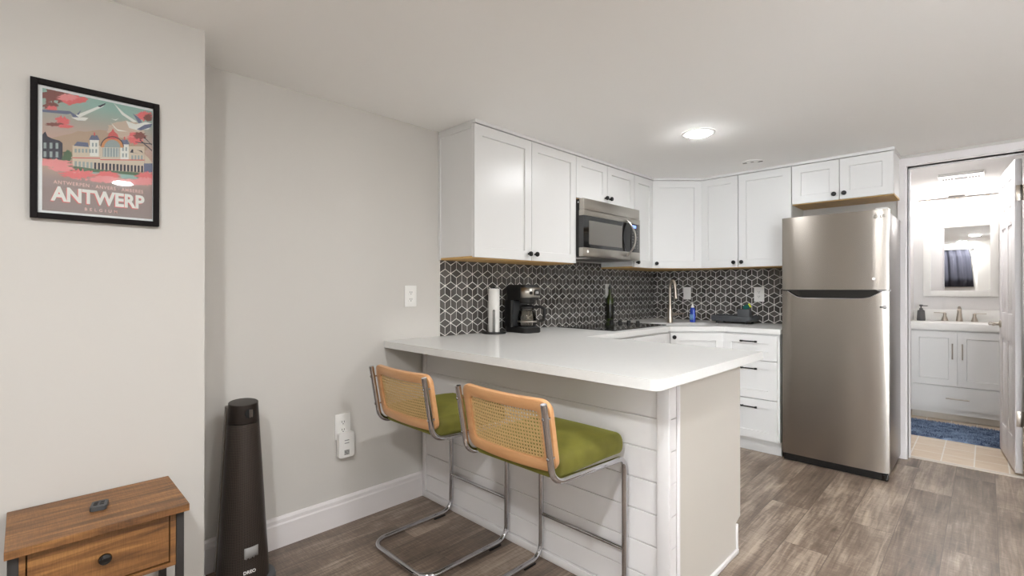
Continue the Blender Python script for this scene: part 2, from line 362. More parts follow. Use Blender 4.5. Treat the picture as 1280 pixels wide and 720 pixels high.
# bathroom shell
BX0, BX1, BY1, BZ = 1.815, 2.80, 6.62, 2.18
struct('wall_bathroom_left', bx(BX0-.1, BX0, YB+.12, BY1, 0, BZ), 'bath_wall')
struct('wall_bathroom_right', bx(BX1, BX1+.1, YB+.12, BY1, 0, BZ), 'bath_wall')
struct('wall_bathroom_back', bx(BX0-.1, BX1+.1, BY1, BY1+.1, 0, BZ), 'bath_wall')
bm = new(); box(bm, BX0, DX0-.016, YB+.121, YB+.13, 0, BZ); box(bm, DX1+.016, BX1, YB+.121, YB+.13, 0, BZ); box(bm, DX0-.016, DX1+.016, YB+.121, YB+.13, DZ+.016, BZ)
struct('wall_bathroom_front', bm, 'bath_wall')
struct('ceiling_bathroom', bx(BX0-.1, BX1+.1, YB+.12, BY1+.1, BZ, BZ+.1), 'bath_wall')
# scribe moulding along the ceiling above the wall cabinets
bm = new()
prism(bm, [(0, 2.0), (.331, 2.0), (.331, 4.006), (.617, 4.292), (1.915, 4.292), (1.915, YB), (0, YB)], 2.1255, H-.0005); struct('trim_3', bm, 'cabinet')

# bathroom door, opened into the bathroom: six raised panels
def bath_door():
    L, T, Hh = .645, .036, 2.03
    root = bpy.data.objects.new('door_1', None); C.objects.link(root); root['kind'] = 'structure'
    root.location = (2.513, 4.752, .012); root.rotation_euler = (0, 0, R(95.4))
    # local x runs from the hinge edge to the free edge; the visible face is y = T
    bm = new(); box(bm, 0, L, .008, T-.008, 0, Hh)
    xs = [(0, .105), (.285, .36), (.54, L)]; rows = [(.0, .21), (.83, 1.02), (1.62, 1.72), (1.93, Hh)]
    for y0, y1 in ((T-.009, T), (0, .009)):
        for a, b in xs: box(bm, a, b, y0, y1, 0, Hh, bev=.003)
        for a, b in rows:
            for c, d in ((.105, .285), (.36, .54)): box(bm, c-.001, d+.001, y0, y1, a, b, bev=.003)
        for a, b in ((.21, .83), (1.02, 1.62), (1.72, 1.93)):
            for c, d in ((.105, .285), (.36, .54)): box(bm, c+.028, d-.028, y0+.002, y1-.002, a+.028, b-.028, bev=.0034)
    obj('door_leaf', bm, 'trim', root, local=True)
    bm = new()
    for s, y in ((1, T), (-1, 0)):
        lathe(bm, [(.027, 0), (.027, .006), (.012, .012), (.010, .045), (.012, .05), (.012, .062), (.008, .066)], (L-.06, y, .93), (0, s, 0), 20)
        tube(bm, fillet([(L-.06, y+s*.056, .93), (L-.11, y+s*.056, .93), (L-.17, y+s*.05, .928)], .02), .0085, 10)
    h = obj('door_handle', bm, 'nickel', root, local=True)
    for z in (.35, 1.81):
        bm = new(); box(bm, -.0025, 0, -.004, .03, z-.05, z+.05, bev=.001); cyl(bm, (-.004, -.006, z-.05), (-.004, -.006, z+.05), .006)
        for k in (-.03, 0, .03): lathe(bm, [(.004, 0), (.003, .0012)], (-.0025, .013, z+k), (-1, 0, 0), 10)
        obj('hinge', bm, 'nickel', root, local=True)
bath_door()

# ------------------------------------------------------------------ cabinets
def shaker(bm, x0, x1, z0, z1, y=-.02, t=.02, rail=.057, deep=.009):
    """shaker front: local x across, front at y, thickness t behind it"""
    v = box(bm, x0, x1, y, y+t, z0, z1); bm.faces.ensure_lookup_table(); vs_ = set(v)
    f = [f for f in bm.faces if all(q in vs_ for q in f.verts) and all(abs(q.co.y-y) < 1e-6 for q in f.verts)]
    rail = min(rail, .33*(x1-x0), .33*(z1-z0))
    bmesh.ops.recalc_face_normals(bm, faces=bm.faces)
    bmesh.ops.inset_region(bm, faces=f, thickness=rail, use_even_offset=True)
    bmesh.ops.inset_region(bm, faces=f, thickness=.0025, use_even_offset=True)
    for q in set(q for k in f for q in k.verts): q.co.y += deep
def knob_bm(x, z, y=-.02):
    bm = new(); lathe(bm, [(.0065, 0), (.006, .010), (.013, .014), (.0155, .019), (.0155, .025), (.013, .029), (.006, .031)], (x, y, z), (0, -1, 0), 20); return bm
def pull_bm(x, z, w=.11, y=-.02, r=.0048, m=None):
    bm = new(); cyl(bm, (x-w/2, y-.028, z), (x+w/2, y-.028, z), r, n=12)
    for s in (-1, 1):
        cyl(bm, (x+s*(w/2-.014), y, z), (x+s*(w/2-.014), y-.028, z), .0042, n=10)
        lathe(bm, [(r, 0), (r+.0022, .003), (r+.0022, .016), (r, .019)], (x+s*w/2, y-.028, z), (-s, 0, 0), 12)
    return bm
def front(root, kind, x0, x1, z0, z1, knob=None, pull=None, label=None):
    bm = new(); shaker(bm, x0+.002, x1-.002, z0+.002, z1-.002)
    d = obj(kind, bm, 'cabinet', root, local=True, smooth=False)
    if knob: obj('knob', knob_bm(*knob), 'pull', d, local=True)
    if pull: obj('handle', pull_bm(*pull), 'pull', d, local=True)
    return d
def wall_cabinet(label, loc, rz, w, z0, doors, depth=.305, extra=None, z1=2.124, group='white shaker wall cabinets'):
    """doors: list of (x0, x1, knob side)"""
    r = thing('wall_cabinet', label, 'cabinet', loc, rz, group)
    bm = new(); box(bm, .0005, w-.0005, 0, depth-.0005, z0+.0125, z1, bev=.001, seg=1)
    if extra: extra(bm)
    obj('cabinet_body', bm, 'cabinet', r, local=True, smooth=False)
    obj('bottom_panel', bx(.0005, w-.0005, .0005, depth-.001, z0, z0+.012), 'cab_wood', r, local=True, smooth=False)
    for x0, x1, k in doors:
        kx = x1-.03 if k == 'r' else x0+.03
        front(r, 'door', x0, x1, z0+.004, z1-.001, knob=(kx, z0+.045))
    return r
Z0 = 1.372
L90 = PI/2
def scribe(bm):
    box(bm, -.006, .0005, .285, .3045, Z0, 2.124)          # strip against the wall
    box(bm, -.006, .0005, .0, .285, 2.100, 2.124)
wall_cabinet('tall white two-door wall cabinet left of the microwave, above the coffee maker', (.305, 2.0, 0), L90, .929, Z0, [(0, .4722, 'r'), (.4722, .929, 'l')], extra=scribe)
wall_cabinet('short white two-door wall cabinet directly above the microwave', (.305, 2.9295, 0), L90, .772, 1.83, [(0, .3845, 'r'), (.3845, .772, 'l')])
wall_cabinet('narrow white one-door wall cabinet between the microwave and the angled corner cabinet', (.305, 3.702, 0), L90, .311, Z0, [(0.003, .308, 'l')])
wall_cabinet('white wall cabinet with one door just right of the angled corner cabinet', (.611, 4.318, 0), 0, .307, Z0, [(.002, .3065, 'r')])
wall_cabinet('white wall cabinet with one wide door next to the fridge', (.9185, 4.318, 0), 0, .385, Z0, [(.0005, .384, 'l')])
wall_cabinet('short white two-door wall cabinet above the refrigerator', (1.304, 4.318, 0), 0, .605, 1.83, [(.0005, .302, 'r'), (.302, .6045, 'l')])
def corner_wall():
    r = thing('wall_cabinet', 'white wall cabinet set diagonally across the corner above the faucet', 'cabinet', (.305, 4.013, 0), PI/4, 'white shaker wall cabinets')
    P = [(0.0005, 4.0135), (.3045, 4.0135), (.6095, 4.3185), (.6095, YB-.0005), (.0005, YB-.0005)]
    bm = new(); prism(bm, P, Z0+.0125, 2.124); obj('cabinet_body', bm, 'cabinet', r, smooth=False)
    bm = new(); prism(bm, P, Z0, Z0+.012); obj('bottom_panel', bm, 'cab_wood', r, smooth=False)
    front(r, 'door', .008, .423, Z0+.004, 2.123, knob=(.036, Z0+.045))
corner_wall()
# base cabinets
ZT = .878
def base_body(r, w, depth=.605):
    bm = new(); box(bm, .0005, w-.0005, 0, depth, .105, ZT); obj('cabinet_body', bm, 'cabinet', r, local=True, smooth=False)
    obj('toe_kick', bx(.0005, w-.0005, .05, .07, 0, .105), 'cabinet', r, local=True, smooth=False)
r = thing('base_cabinet', 'white three-drawer base cabinet beside the refrigerator', 'cabinet', (.915, 4.013, 0), 0, 'white shaker base cabinets')
base_body(r, .387)
for z0, z1 in ((.681, .866), (.4015, .681), (.108, .4015)):
    front(r, 'drawer', 0, .377, z0+.001, z1-.001, pull=(.19, z1-.047-(.012 if z1 < .8 else 0), .12))
r = thing('base_cabinet', 'white sink base cabinet set diagonally across the corner below the faucet', 'cabinet', (.61, 3.709, 0), PI/4, 'white shaker base cabinets')
P = [(.0, 3.7095), (.6095, 3.7095), (.9135, 4.0125), (.9135, YB-.0005), (.0005, YB-.0005)]
P[0] = (.0005, 3.7095)
bm = new(); prism(bm, P, .105, ZT-.18); prism(bm, [(.56, 3.7095), (.6095, 3.7095), (.9135, 4.0125), (.9135, 4.06)], ZT-.18, ZT); obj('cabinet_body', bm, 'cabinet', r, smooth=False)
Q = [(.0005, 3.7095), (.54, 3.7095), (.8635, 4.033), (.8635, YB-.0005), (.0005, YB-.0005)]
bm = new(); prism(bm, Q, 0, .105); obj('toe_kick', bm, 'cabinet', r, smooth=False)
front(r, 'door', .012, .418, .108, .866, knob=(.036, .835))
r = thing('base_cabinet', 'white base cabinet under the cooktop, seen just above the peninsula top', 'cabinet', (.61, 2.576, 0), L90, 'white shaker base cabinets')
base_body(r, 1.1325)
front(r, 'door', .05, .59, .108, .866, knob=(.56, .82)); front(r, 'door', .59, 1.128, .108, .866, knob=(.62, .82))

# peninsula with shiplap
def peninsula():
    x1 = 1.535; y0 = 1.883; r = thing('peninsula_cabinet', 'white shiplap-clad breakfast bar base under the overhanging quartz top', 'peninsula', (.77, 2.2, 0))
    E = [(y0+.0625, 0), (2.525, 0), (2.525, .135), (2.575, .152), (2.575, ZT), (y0+.0625, ZT)]
    bm = new(); prism(bm, E, .001, x1-.012, YZ); obj('cabinet_body', bm, 'cabinet', r, smooth=False)
    bm = new(); prism(bm, [(y0+.0705, 0)]+E[1:-1]+[(y0+.0705, ZT)], x1-.0115, x1, YZ); obj('end_panel', bm, 'panel_gray', r, smooth=False)
    seams = [.036, .127, .246, .365, .484, .603, .722, ZT]
    bm = new(); box(bm, .017, x1-.02, y0+.0065, y0+.062, 0, ZT)
    box(bm, .017, x1-.015, y0-.0, y0+.0065, 0, .034)
    for a, b in zip(seams[:-1], seams[1:]):
        box(bm, .017, 1.488, y0, y0+.0065, a+.002, b-.002, bev=.001, seg=1)
        box(bm, x1-.018, x1-.006, y0+.001, y0+.062, a+.002, b-.002, bev=.001, seg=1)
    obj('shiplap_panel', bm, 'shiplap', r, smooth=False)
    bm = new(); box(bm, .0165, x1+.003, y0-.012, y0, 0, .034, bev=.003); obj('base_moulding', bm, 'shiplap', r)
    bm = new(); box(bm, 1.49, x1+.002, y0-.013, y0-.0002, .0345, ZT, bev=.0015); box(bm, x1-.005, x1+.002, y0, y0+.006, .0345, ZT); obj('corner_strip', bx(.0165, .043, y0-.012, y0-.0002, .0345, ZT, bev=.0015), 'shiplap', r)
    obj('corner_post', bm, 'shiplap', r)
    bm = new(); box(bm, x1-.006, x1+.006, y0+.062, y0+.0705, 0, ZT, bev=.002); obj('corner_bead', bm, 'shiplap', r)
    bm = new(); box(bm, x1, x1+.012, y0+.07, 2.531, 0, .022, bev=.005); box(bm, x1, x1+.009, 2.517, 2.529, .022, .133, bev=.003); obj('shoe_moulding', bm, 'shiplap', r)
    for a, b in ((.68, 1.1), (1.1, 1.515)):
        bm = new(); box(bm, a+.002, b-.002, 2.576, 2.594, .16, ZT-.012, bev=.002); obj('door', bm, 'cabinet', r)
peninsula()

# countertop, one U-shaped slab with a sink cut-out
def countertop():
    rc = .03
    out = [(.001, 1.63), (1.62-rc, 1.63)]+[(1.62-rc+rc*math.sin(t), 1.63+rc-rc*math.cos(t)) for t in (R(22), R(45), R(68))]+[(1.62, 1.63+rc), (1.62, 2.62), (.635, 2.62), (.635, 3.6985), (.9245, 3.988), (1.312, 3.988), (1.312, YB-.011), (.011, YB-.011), (.011, 2.0), (.001, 2.0)]
    sq = rrect(-.24, .24, -.15, .15, .04, 4); c = Vector((.585, 4.035)); a = PI/4
    hole = [(c.x+x*math.cos(a)-y*math.sin(a), c.y+x*math.sin(a)+y*math.cos(a)) for x, y in sq]
    bm = new(); rings = []
    for z in (.879, .914):
        es = []; lp = []
        for poly in (out, hole):
            v = [bm.verts.new((x, y, z)) for x, y in poly]; lp.append(v); es += [bm.edges.new((v[i], v[(i+1) % len(v)])) for i in range(len(v))]
        bmesh.ops.triangle_fill(bm, use_beauty=True, edges=es, use_dissolve=False); rings.append(lp)
    for k in (0, 1): bridge(bm, rings[0][k], rings[1][k])
    o = obj('countertop', bm, 'quartz', angle=30); tag(o, 'white polished quartz countertop running from the breakfast bar round to the refrigerator', 'countertop')
    bm = new(); v0 = [bm.verts.new((x, y, .878)) for x, y in hole]; cen = Vector((c.x, c.y, 0))
    v1 = [bm.verts.new((cen.x+(x-cen.x)*.96, cen.y+(y-cen.y)*.96, .72)) for x, y in hole]; bridge(bm, v0, v1); bm.faces.new(v1)
    lathe(bm, [(.04, .7205), (.038, .724), (.02, .722)], (c.x, c.y, 0))
    tag(obj('kitchen_sink', bm, 'nickel'), 'steel sink bowl sunk into the corner of the countertop in front of the faucet', 'sink')
countertop()

# ------------------------------------------------------------------ tile backsplash: tumbling-block rhombi with grout
def clip(poly, x0, x1, y0, y1):
    for ax, val, s in ((0, x0, 1), (0, x1, -1), (1, y0, 1), (1, y1, -1)):
        o = []
        for i in range(len(poly)):
            p, q = poly[i], poly[(i+1) % len(poly)]; a = s*(p[ax]-val); b = s*(q[ax]-val)
            if a >= 0: o.append(p)
            if (a >= 0) != (b >= 0): t = a/(a-b); o.append(tuple(p[k]+(q[k]-p[k])*t for k in (0, 1)))
        poly = o
        if len(poly) < 3: return []
    return poly
def backsplash(name, label, M, x0, x1, z0, z1, ax, az, rects):
    """rects are the tiled areas; star nodes of the pattern lie at (ax, az)"""
    a = .0505; px = a*math.sqrt(3); pz = 1.5*a; g = .0024
    bm = new(); sh = bm.loops.layers.float_color.new('shade') if False else bm.faces.layers.float.new('shade')
    for rc in rects: box(bm, rc[0], rc[1], rc[2], rc[3], 0, .0065, mi=1)
    for j in range(-12, 12):
        for i in range(-40, 40):
            cx = ax+i*px+(j % 2)*px/2; cz = az+j*pz
            if cx < x0-.1 or cx > x1+.1 or cz < z0-.1 or cz > z1+.1: continue
            def V(k, r=a): t = R(60*k+30); return (cx+r*math.cos(t), cz+r*math.sin(t))
            S_ = (cx, cz)
            # rhombi round the star node: one wide diamond to its right, two leaning ones above
            A1 = (cx+px/2, cz+a/2); A2 = (cx+px/2, cz-a/2); Bn = (cx+px, cz)
            up = (cx, cz+a); rt = (cx+px/2, cz+a*1.5); lf = (cx-px/2, cz+a*1.5)
            for rh in ((S_, A2, Bn, A1), (S_, A1, rt, up), (S_, up, lf, (cx-px/2, cz+a/2))):
                mx_ = sum(p[0] for p in rh)/4; mz_ = sum(p[1] for p in rh)/4
                k = 1-g*2/(a*.866)
                sm = [(mx_+(p[0]-mx_)*k, mz_+(p[1]-mz_)*k) for p in rh]; s = random.random()
                for rc in rects:
                    c = clip(sm, rc[0]+.0005, rc[1]-.0005, rc[2]+.0005, rc[3]-.0005)
                    if len(c) < 3: continue
                    b4 = set(bm.faces)
                    try: prism(bm, c, .006, .0085)
                    except ValueError: continue
                    for f in bm.faces:
                        if f not in b4: f[sh] = s
    bm.transform(M)
    o = obj(name, bm, ['tile_charcoal', 'grout'], smooth=False); return tag(o, label, 'backsplash')
M1 = Matrix(((0, 0, 1, .0005), (1, 0, 0, 0), (0, 1, 0, 0), (0, 0, 0, 1)))
M2 = Matrix(((1, 0, 0, 0), (0, 0, -1, YB-.0005), (0, 1, 0, 0), (0, 0, 0, 1)))
backsplash('tile_backsplash', 'charcoal rhombus tile backsplash with white grout behind the cooktop and coffee maker', M1, 2.003, YB-.001, .9145, 1.42, 2.084, 1.294,
           [(2.003, 2.93, .9145, 1.3715), (2.93, 3.70, .9145, 1.415), (3.70, YB-.01, .9145, 1.3715)])
backsplash('tile_backsplash', 'charcoal rhombus tile backsplash with white grout behind the faucet and dish rack', M2, .001, 1.315, .9145, 1.3715, .70, 1.1455, [(.001, 1.315, .9145, 1.3715)])

# ------------------------------------------------------------------ refrigerator
def fridge():
    x0, x1, yf = 1.3195, 1.9175, 3.992
    r = thing('refrigerator', 'stainless steel top-freezer refrigerator at the end of the kitchen counter', 'refrigerator', ((x0+x1)/2, 4.29, 0))
    bm = new(); box(bm, x0+.004, x1-.003, yf+.062, 4.59, .03, 1.685, bev=.006); obj('cabinet_body', bm, 'steel_side', r)
    def door(name, poly):
        bm = new(); prism(bm, poly, yf, yf+.058, XZ)
        n = 14
        for k in range(1, n):
            bmesh.ops.bisect_plane(bm, geom=bm.verts[:]+bm.edges[:]+bm.faces[:], plane_co=(x0+(x1-x0)*k/n, 0, 0), plane_no=(1, 0, 0))
        for q in bm.verts:
            if q.co.y < yf+.03:
                t = (q.co.x-x0)/(x1-x0)*2-1; q.co.y += .009*t*t+(.006 if abs(t) > .999 else 0)
        return obj(name, bm, 'steel', r, angle=25)
    fd = door('freezer_door', [(x0, 1.196), (x1, 1.196), (x1, 1.697), (x0, 1.697)])
    n0, n1 = x0+.035, x1-.035
    arc = [(n1, 1.184), (n1-.03, 1.162), (n1-.06, 1.144), (n1-.10, 1.136), (n0+.10, 1.136), (n0+.06, 1.144), (n0+.03, 1.162), (n0, 1.184)]
    md = door('fridge_door', [(x0, .055), (x1, .055), (x1, 1.187), (n1+.006, 1.187)]+arc+[(n0-.006, 1.187), (x0, 1.187)])
    bm = new(); box(bm, n0-.004, n1+.004, yf+.03, yf+.0565, 1.132, 1.190); box(bm, x0+.004, x1-.004, yf+.02, yf+.055, 1.187, 1.1955); obj('handle_recess', bm, 'black_gloss', md)
    bm = new(); tube(bm, [Vector((x, yf+.004+.009*((x-x0)/(x1-x0)*2-1)**2, z+.001)) for x, z in arc], .0045, 8); obj('handle_lip', bm, 'chrome', md)
    bm = new(); box(bm, x0+.01, x1-.012, yf+.02, yf+.05, .006, .05); obj('base_grille', bm, 'black', r)
    for x in (x0+.03, x1-.03):
        bm = new(); lathe(bm, [(.016, 0), (.018, .006), (.018, .012), (.01, .014), (.01, .03)], (x, yf+.075, 0)); obj('foot', bm, 'black', r)
    bm = new(); box(bm, x1-.035, x1-.004, yf+.012, yf+.055, .008, .048, bev=.004); obj('bottom_hinge', bm, 'black_gloss', r)
    bm = new(); box(bm, x1-.07, x1-.006, yf+.03, yf+.13, 1.6985, 1.712, bev=.005); obj('hinge_cover', bm, 'white_plastic', r)
    bm = new(); box(bm, x1-.06, x1+.006, yf+.018, yf+.05, 1.187, 1.1955, bev=.001); obj('middle_hinge', bm, 'chrome', r)
    t = .72; xl = x1-.066
    bm = new(); lathe(bm, [(.0125, 0), (.0125, .0015), (.011, .002)], (xl, yf+.0055, 1.655), (0, -1, 0), 24)
    merge(bm, text_bm('LG', .022, face_m((xl+.036, yf+.0062, 1.655), (1, 0, .0), (0, 0, 1)), bold=.0006)); obj('logo', bm, 'steel_plain', fd)
    bm = new(); lathe(bm, [(.009, 0), (.009, .002), (.004, .003)], (x1-.075, yf+.0045, 1.265), (0, -1, 0), 12); obj('sticker', bm, 'white_plastic', fd)
    bm = new(); lathe(bm, [(.012, 0), (.012, .004), (.009, .006)], (x1-.02, yf+.012, 1.088), (0, -1, 0), 16); box(bm, x1-.045, x1-.02, yf+.004, yf+.0085, 1.082, 1.094, bev=.001); obj('latch', bm, 'steel_side', md)
fridge()

# ------------------------------------------------------------------ microwave
def microwave():
    y0, y1, z0, z1, xf = 2.933, 3.686, 1.424, 1.826, .385
    r = thing('microwave', 'stainless steel over-the-range microwave under the short wall cabinet', 'microwave', (.2, 3.31, z0))
    bm = new(); box(bm, .0105, xf-.04, y0+.002, y1-.002, z0+.006, z1-.003, bev=.003); obj('cabinet_body', bm, 'black_matte', r)
    bm = new(); box(bm, xf-.04, xf-.002, y0+.004, y1-.004, 1.749, z1, bev=.003); obj('top_vent', bm, 'steel_plain', r)
    d = obj('door', (lambda b: (box(b, xf-.039, xf, y0, 3.5435, 1.7075, 1.7465, bev=.002), box(b, xf-.039, xf, y0, 3.5435, z0, 1.486, bev=.002), b)[-1])(new()), 'steel_plain', r)
    bm = new(); box(bm, xf-.039, xf-.001, y0+.001, 3.543, 1.4865, 1.707); obj('window_frame', bm, 'black_gloss', d)
    bm = new(); box(bm, xf-.002, xf-.0004, 2.998, 3.424, 1.510, 1.676); obj('window', bm, 'window_screen', d)
    bm = new(); tube(bm, [Vector((xf+.002+.052*math.sin(PI*t)**.7, 3.489+.035*math.sin(PI*t), 1.452+.272*t)) for t in [k/14 for k in range(15)]], .0105, 10, r2=.007); obj('handle', bm, 'steel_plain', d)
    bm = new(); prism(bm, [(3.44+.055*(1-((z-1.6)/.108)**2)*-1+.055, z) for z in [1.494+.212*k/12 for k in range(13)]]+[(3.535, 1.706), (3.535, 1.494)], xf-.0015, xf+.0006, YZ); obj('handle_recess', bm, 'black', d)
    c = obj('control_panel', (lambda b: (box(b, xf-.038, xf-.0005, 3.545, 3.68, 1.4865, 1.707, bev=.001), b)[-1])(new()), 'black_gloss', r)
    bm = new(); box(bm, xf-.038, xf, 3.545, y1, 1.7075, 1.7465, bev=.002); box(bm, xf-.038, xf, 3.545, y1, z0, 1.486, bev=.002); box(bm, xf-.038, xf-.0002, 3.68, y1, 1.485, 1.709); obj('side_frame', bm, 'steel_plain', r)
    bm = new(); box(bm, xf-.001, xf+.0004, 3.575, 3.625, 1.675, 1.697); obj('display', bm, 'display', c)
    for j in range(7):
        for i in range(3):
            bm = new(); box(bm, xf-.001, xf+.0006, 3.572+i*.032, 3.588+i*.032, 1.648-j*.022, 1.656-j*.022, bev=.0004, seg=1); obj('button', bm, 'knob_grey', c)
    bm = new(); lathe(bm, [(.011, 0), (.011, .0012), (.009, .0016)], (xf-.0004, 2.983, 1.459), (1, 0, 0), 20); obj('logo', bm, 'white_plastic', d)
    bm = new(); box(bm, .03, xf-.045, y0+.02, y1-.02, z0, z0+.006)
    for k in range(12): box(bm, .07, .17, y0+.06+k*.022, y0+.07+k*.022, z0-.003, z0)
    box(bm, xf-.07, xf-.045, y0+.02, y1-.3, z0-.004, z0); obj('bottom_grille', bm, 'steel_side', r)
    bm = new(); box(bm, .2, .3, y0+.05, y0+.2, z0-.005, z0, bev=.003); obj('lamp_cover', bm, 'white_plastic', r)
    bm = new(); lathe(bm, [(.006, 0), (.006, .002)], (xf-.045, y0+.0018, 1.80), (0, -1, 0), 12); obj('screw', bm, 'chrome', r)
mat('window_screen', (96, 92, 86), .12, .0, coat=.6)
microwave()

# ------------------------------------------------------------------ bar stools
def stool_parts():
    r = thing('bar_stool', 'chrome cantilever bar stool with green velvet seat, next to the left wall', 'bar stool', (.51, 1.625, 0), 0, 'cane-back bar stools')
    hw = .2115; tr = .0112
    half = [(-hw, -.238, .838), (-hw, -.192, .578), (-hw, .235, .556), (-hw, .235, tr+.004), (-hw, -.235, tr+.004)]
    path = half+[(-x, y, z) for x, y, z in half[::-1]]
    bm = new(); tube(bm, fillet(path, [0, .062, .045, .062, .075, .075, .062, .045, .062, 0], 8), tr, 14)
    fr = obj('frame', bm, 'chrome', r, local=True)
    bm = new(); cyl(bm, (-hw+.008, .235, .205), (hw-.008, .235, .205), .008, n=12); obj('footrest', bm, 'chrome', r, local=True)
    for s in (-1, 1):
        bm = new(); box(bm, s*hw-.011, s*hw+.011, .12, .19, 0, .006, bev=.002); obj('foot_glide', bm, 'black', r, local=True)
    # seat cushion
    bm = new(); box(bm, -.213, .213, -.175, .255, .572, .652, bev=.032, seg=5)
    for k in range(1, 8):
        bmesh.ops.bisect_plane(bm, geom=bm.verts[:]+bm.edges[:]+bm.faces[:], plane_co=(-.181+.362*k/8, 0, 0), plane_no=(1, 0, 0)); bmesh.ops.bisect_plane(bm, geom=bm.verts[:]+bm.edges[:]+bm.faces[:], plane_co=(0, -.143+.366*k/8, 0), plane_no=(0, 1, 0))
    for q in bm.verts:
        u = q.co.x/.213; v = (q.co.y-.04)/.215
        if q.co.z > .6: q.co.z += .012*(1-u*u)*(1-v*v)
        q.co.z -= .008*max(0, v)**3
        rx = max(0, abs(u)-.8)*max(0, abs(v)-.8)/.04; q.co.x *= 1-.05*rx; q.co.y = .04+(q.co.y-.04)*(1-.05*rx)
    obj('seat', bm, 'velvet', r, local=True, angle=60)
    # back: slightly curved beech ring with a cane sheet
    lean = Vector((0, -.046, .26)).normalized(); fw = Vector((0, lean.z, -lean.y)); ctr = Vector((0, -.2135+.0, .722))+fw*.027
    def P(x, s, d): return ctr+Vector((x, 0, 0))+lean*s+fw*(d-.018*(1-(x/.216)**2))
    def profile(d0, d1, x0, x1, s0, s1, rr):
        return rrect(x0, x1, s0, s1, rr, 8)
    bm = new(); loops = []
    def dens(poly):
        o = []
        for i in range(len(poly)):
            a, b = Vector(poly[i]), Vector(poly[(i+1) % len(poly)]); n = max(1, int((b-a).length/.03))
            n = 10 if (b-a).length > .2 else (5 if (b-a).length > .06 else 1)
            o += [a+(b-a)*k/n for k in range(n)]
        return o
    of = dens(rrect(-.216, .216, -.122, .122, .04, 8)); inn = dens(rrect(-.172, .172, -.082, .082, .02, 8))
    t = .011
    def lerp(f): return [a+(b-a)*f for a, b in zip(of, inn)]
    for f, d in ((0, -.5), (0.02, -.8), (.12, -1), (.88, -1), (.98, -.8), (1, -.5), (1, .5), (.98, .8), (.88, 1), (.12, 1), (.02, .8), (0, .5)):
        loops.append([bm.verts.new(P(p.x, p.y, d*t)) for p in lerp(f)])
    for k in range(len(loops)): bridge(bm, loops[k], loops[(k+1) % len(loops)])
    bk = obj('backrest_frame', bm, 'beech', r, local=True)
    bm = new(); nx, nz = 28, 13; hole = .62
    dx, dz = .346/nx, .166/nz; cache = {}
    def vv(x, s):
        k = (round(x, 6), round(s, 6))
        if k not in cache: cache[k] = bm.verts.new(P(x, s, 0))
        return cache[k]
    for i in range(nx):
        for j in range(nz):
            cx = -.173+(i+.5)*dx; cs = -.083+(j+.5)*dz
            o8 = [vv(cx+a*dx/2, cs+b*dz/2) for a, b in ((1, 0), (1, 1), (0, 1), (-1, 1), (-1, 0), (-1, -1), (0, -1), (1, -1))]
            h8 = [bm.verts.new(P(cx+hole*dx/2*math.cos(k*PI/4), cs+hole*dz/2*math.sin(k*PI/4), 0)) for k in range(8)]
            bridge(bm, o8, h8)
    cn = obj('cane_panel', bm, 'cane', r, local=True); md = cn.modifiers.new('t', 'SOLIDIFY'); md.thickness = .002; md.offset = 0
    for s in (-1, 1):
        for z in (.79, .66):
            y = -.238+(.838-z)/.26*.046
            bm = new(); lathe(bm, [(.0055, 0), (.0055, .002), (.003, .004)], (s*hw, y-.011, z), (0, -1, -.18), 12); cyl(bm, (s*hw, y+.006, z), (s*hw*1.0, y+.021, z), .004, n=8); obj('screw', bm, 'chrome', fr, local=True)
    return r
def copy_tree(o, parent=None):
    c = o.copy(); C.objects.link(c); c.parent = parent
    for ch in o.children: copy_tree(ch, c)
    return c
st = stool_parts()
s2 = copy_tree(st); s2.location = (1.1505, 1.625, 0); s2['label'] = 'chrome cantilever bar stool with green velvet seat nearest the outer corner of the breakfast bar'

# ------------------------------------------------------------------ end table and remote
def end_table():
    r = thing('end_table', 'small rustic brown end table with one drawer and dark metal legs, under the poster', 'end table', (.46, .405, 0))
    y0, y1, x0, x1 = .212, .602, .31, .618
    bm = new(); box(bm, x0, x1, y0, y1, .524, .546, bev=.0015); obj('tabletop', bm, 'rustic', r, smooth=False)
    bm = new()
    box(bm, x0+.015, .588, .238, .25, .375, .523); box(bm, x0+.015, .588, .557, .571, .375, .523); box(bm, x0+.01, x0+.02, .25, .557, .375, .523); box(bm, x0+.015, .597, .238, .571, .363, .3745); box(bm, x0+.02, .588, .25, .557, .521, .5235)
    box(bm, .588, .596, .238, .25, .375, .523); box(bm, .588, .596, .557, .571, .375, .523)
    obj('apron', bm, 'rustic', r, smooth=False)
    bm = new(); box(bm, x0+.03, .594, .253, .5545, .379, .5195, bev=.001); d = obj('drawer', bm, 'rustic', r, smooth=False)
    bm = new(); lathe(bm, [(.005, 0), (.005, .010), (.012, .014), (.0155, .019), (.014, .024), (.007, .027)], (.594, .405, .452), (1, 0, 0), 20); obj('knob', bm, 'black_gloss', d)
    for x in (x0+.012, .578):
        for ya, yb in ((.217, .2375), (.572, .592)):
            bm = new(); box(bm, x, x+.02, ya, yb, 0, .5235, bev=.0015); obj('leg', bm, 'slat_dark', r)
    for ya, yb in ((.217, .2375), (.572, .592)):
        bm = new(); box(bm, x0+.033, .577, ya+.002, yb-.002, .06, .08); obj('stretcher', bm, 'slat_dark', r)
end_table()
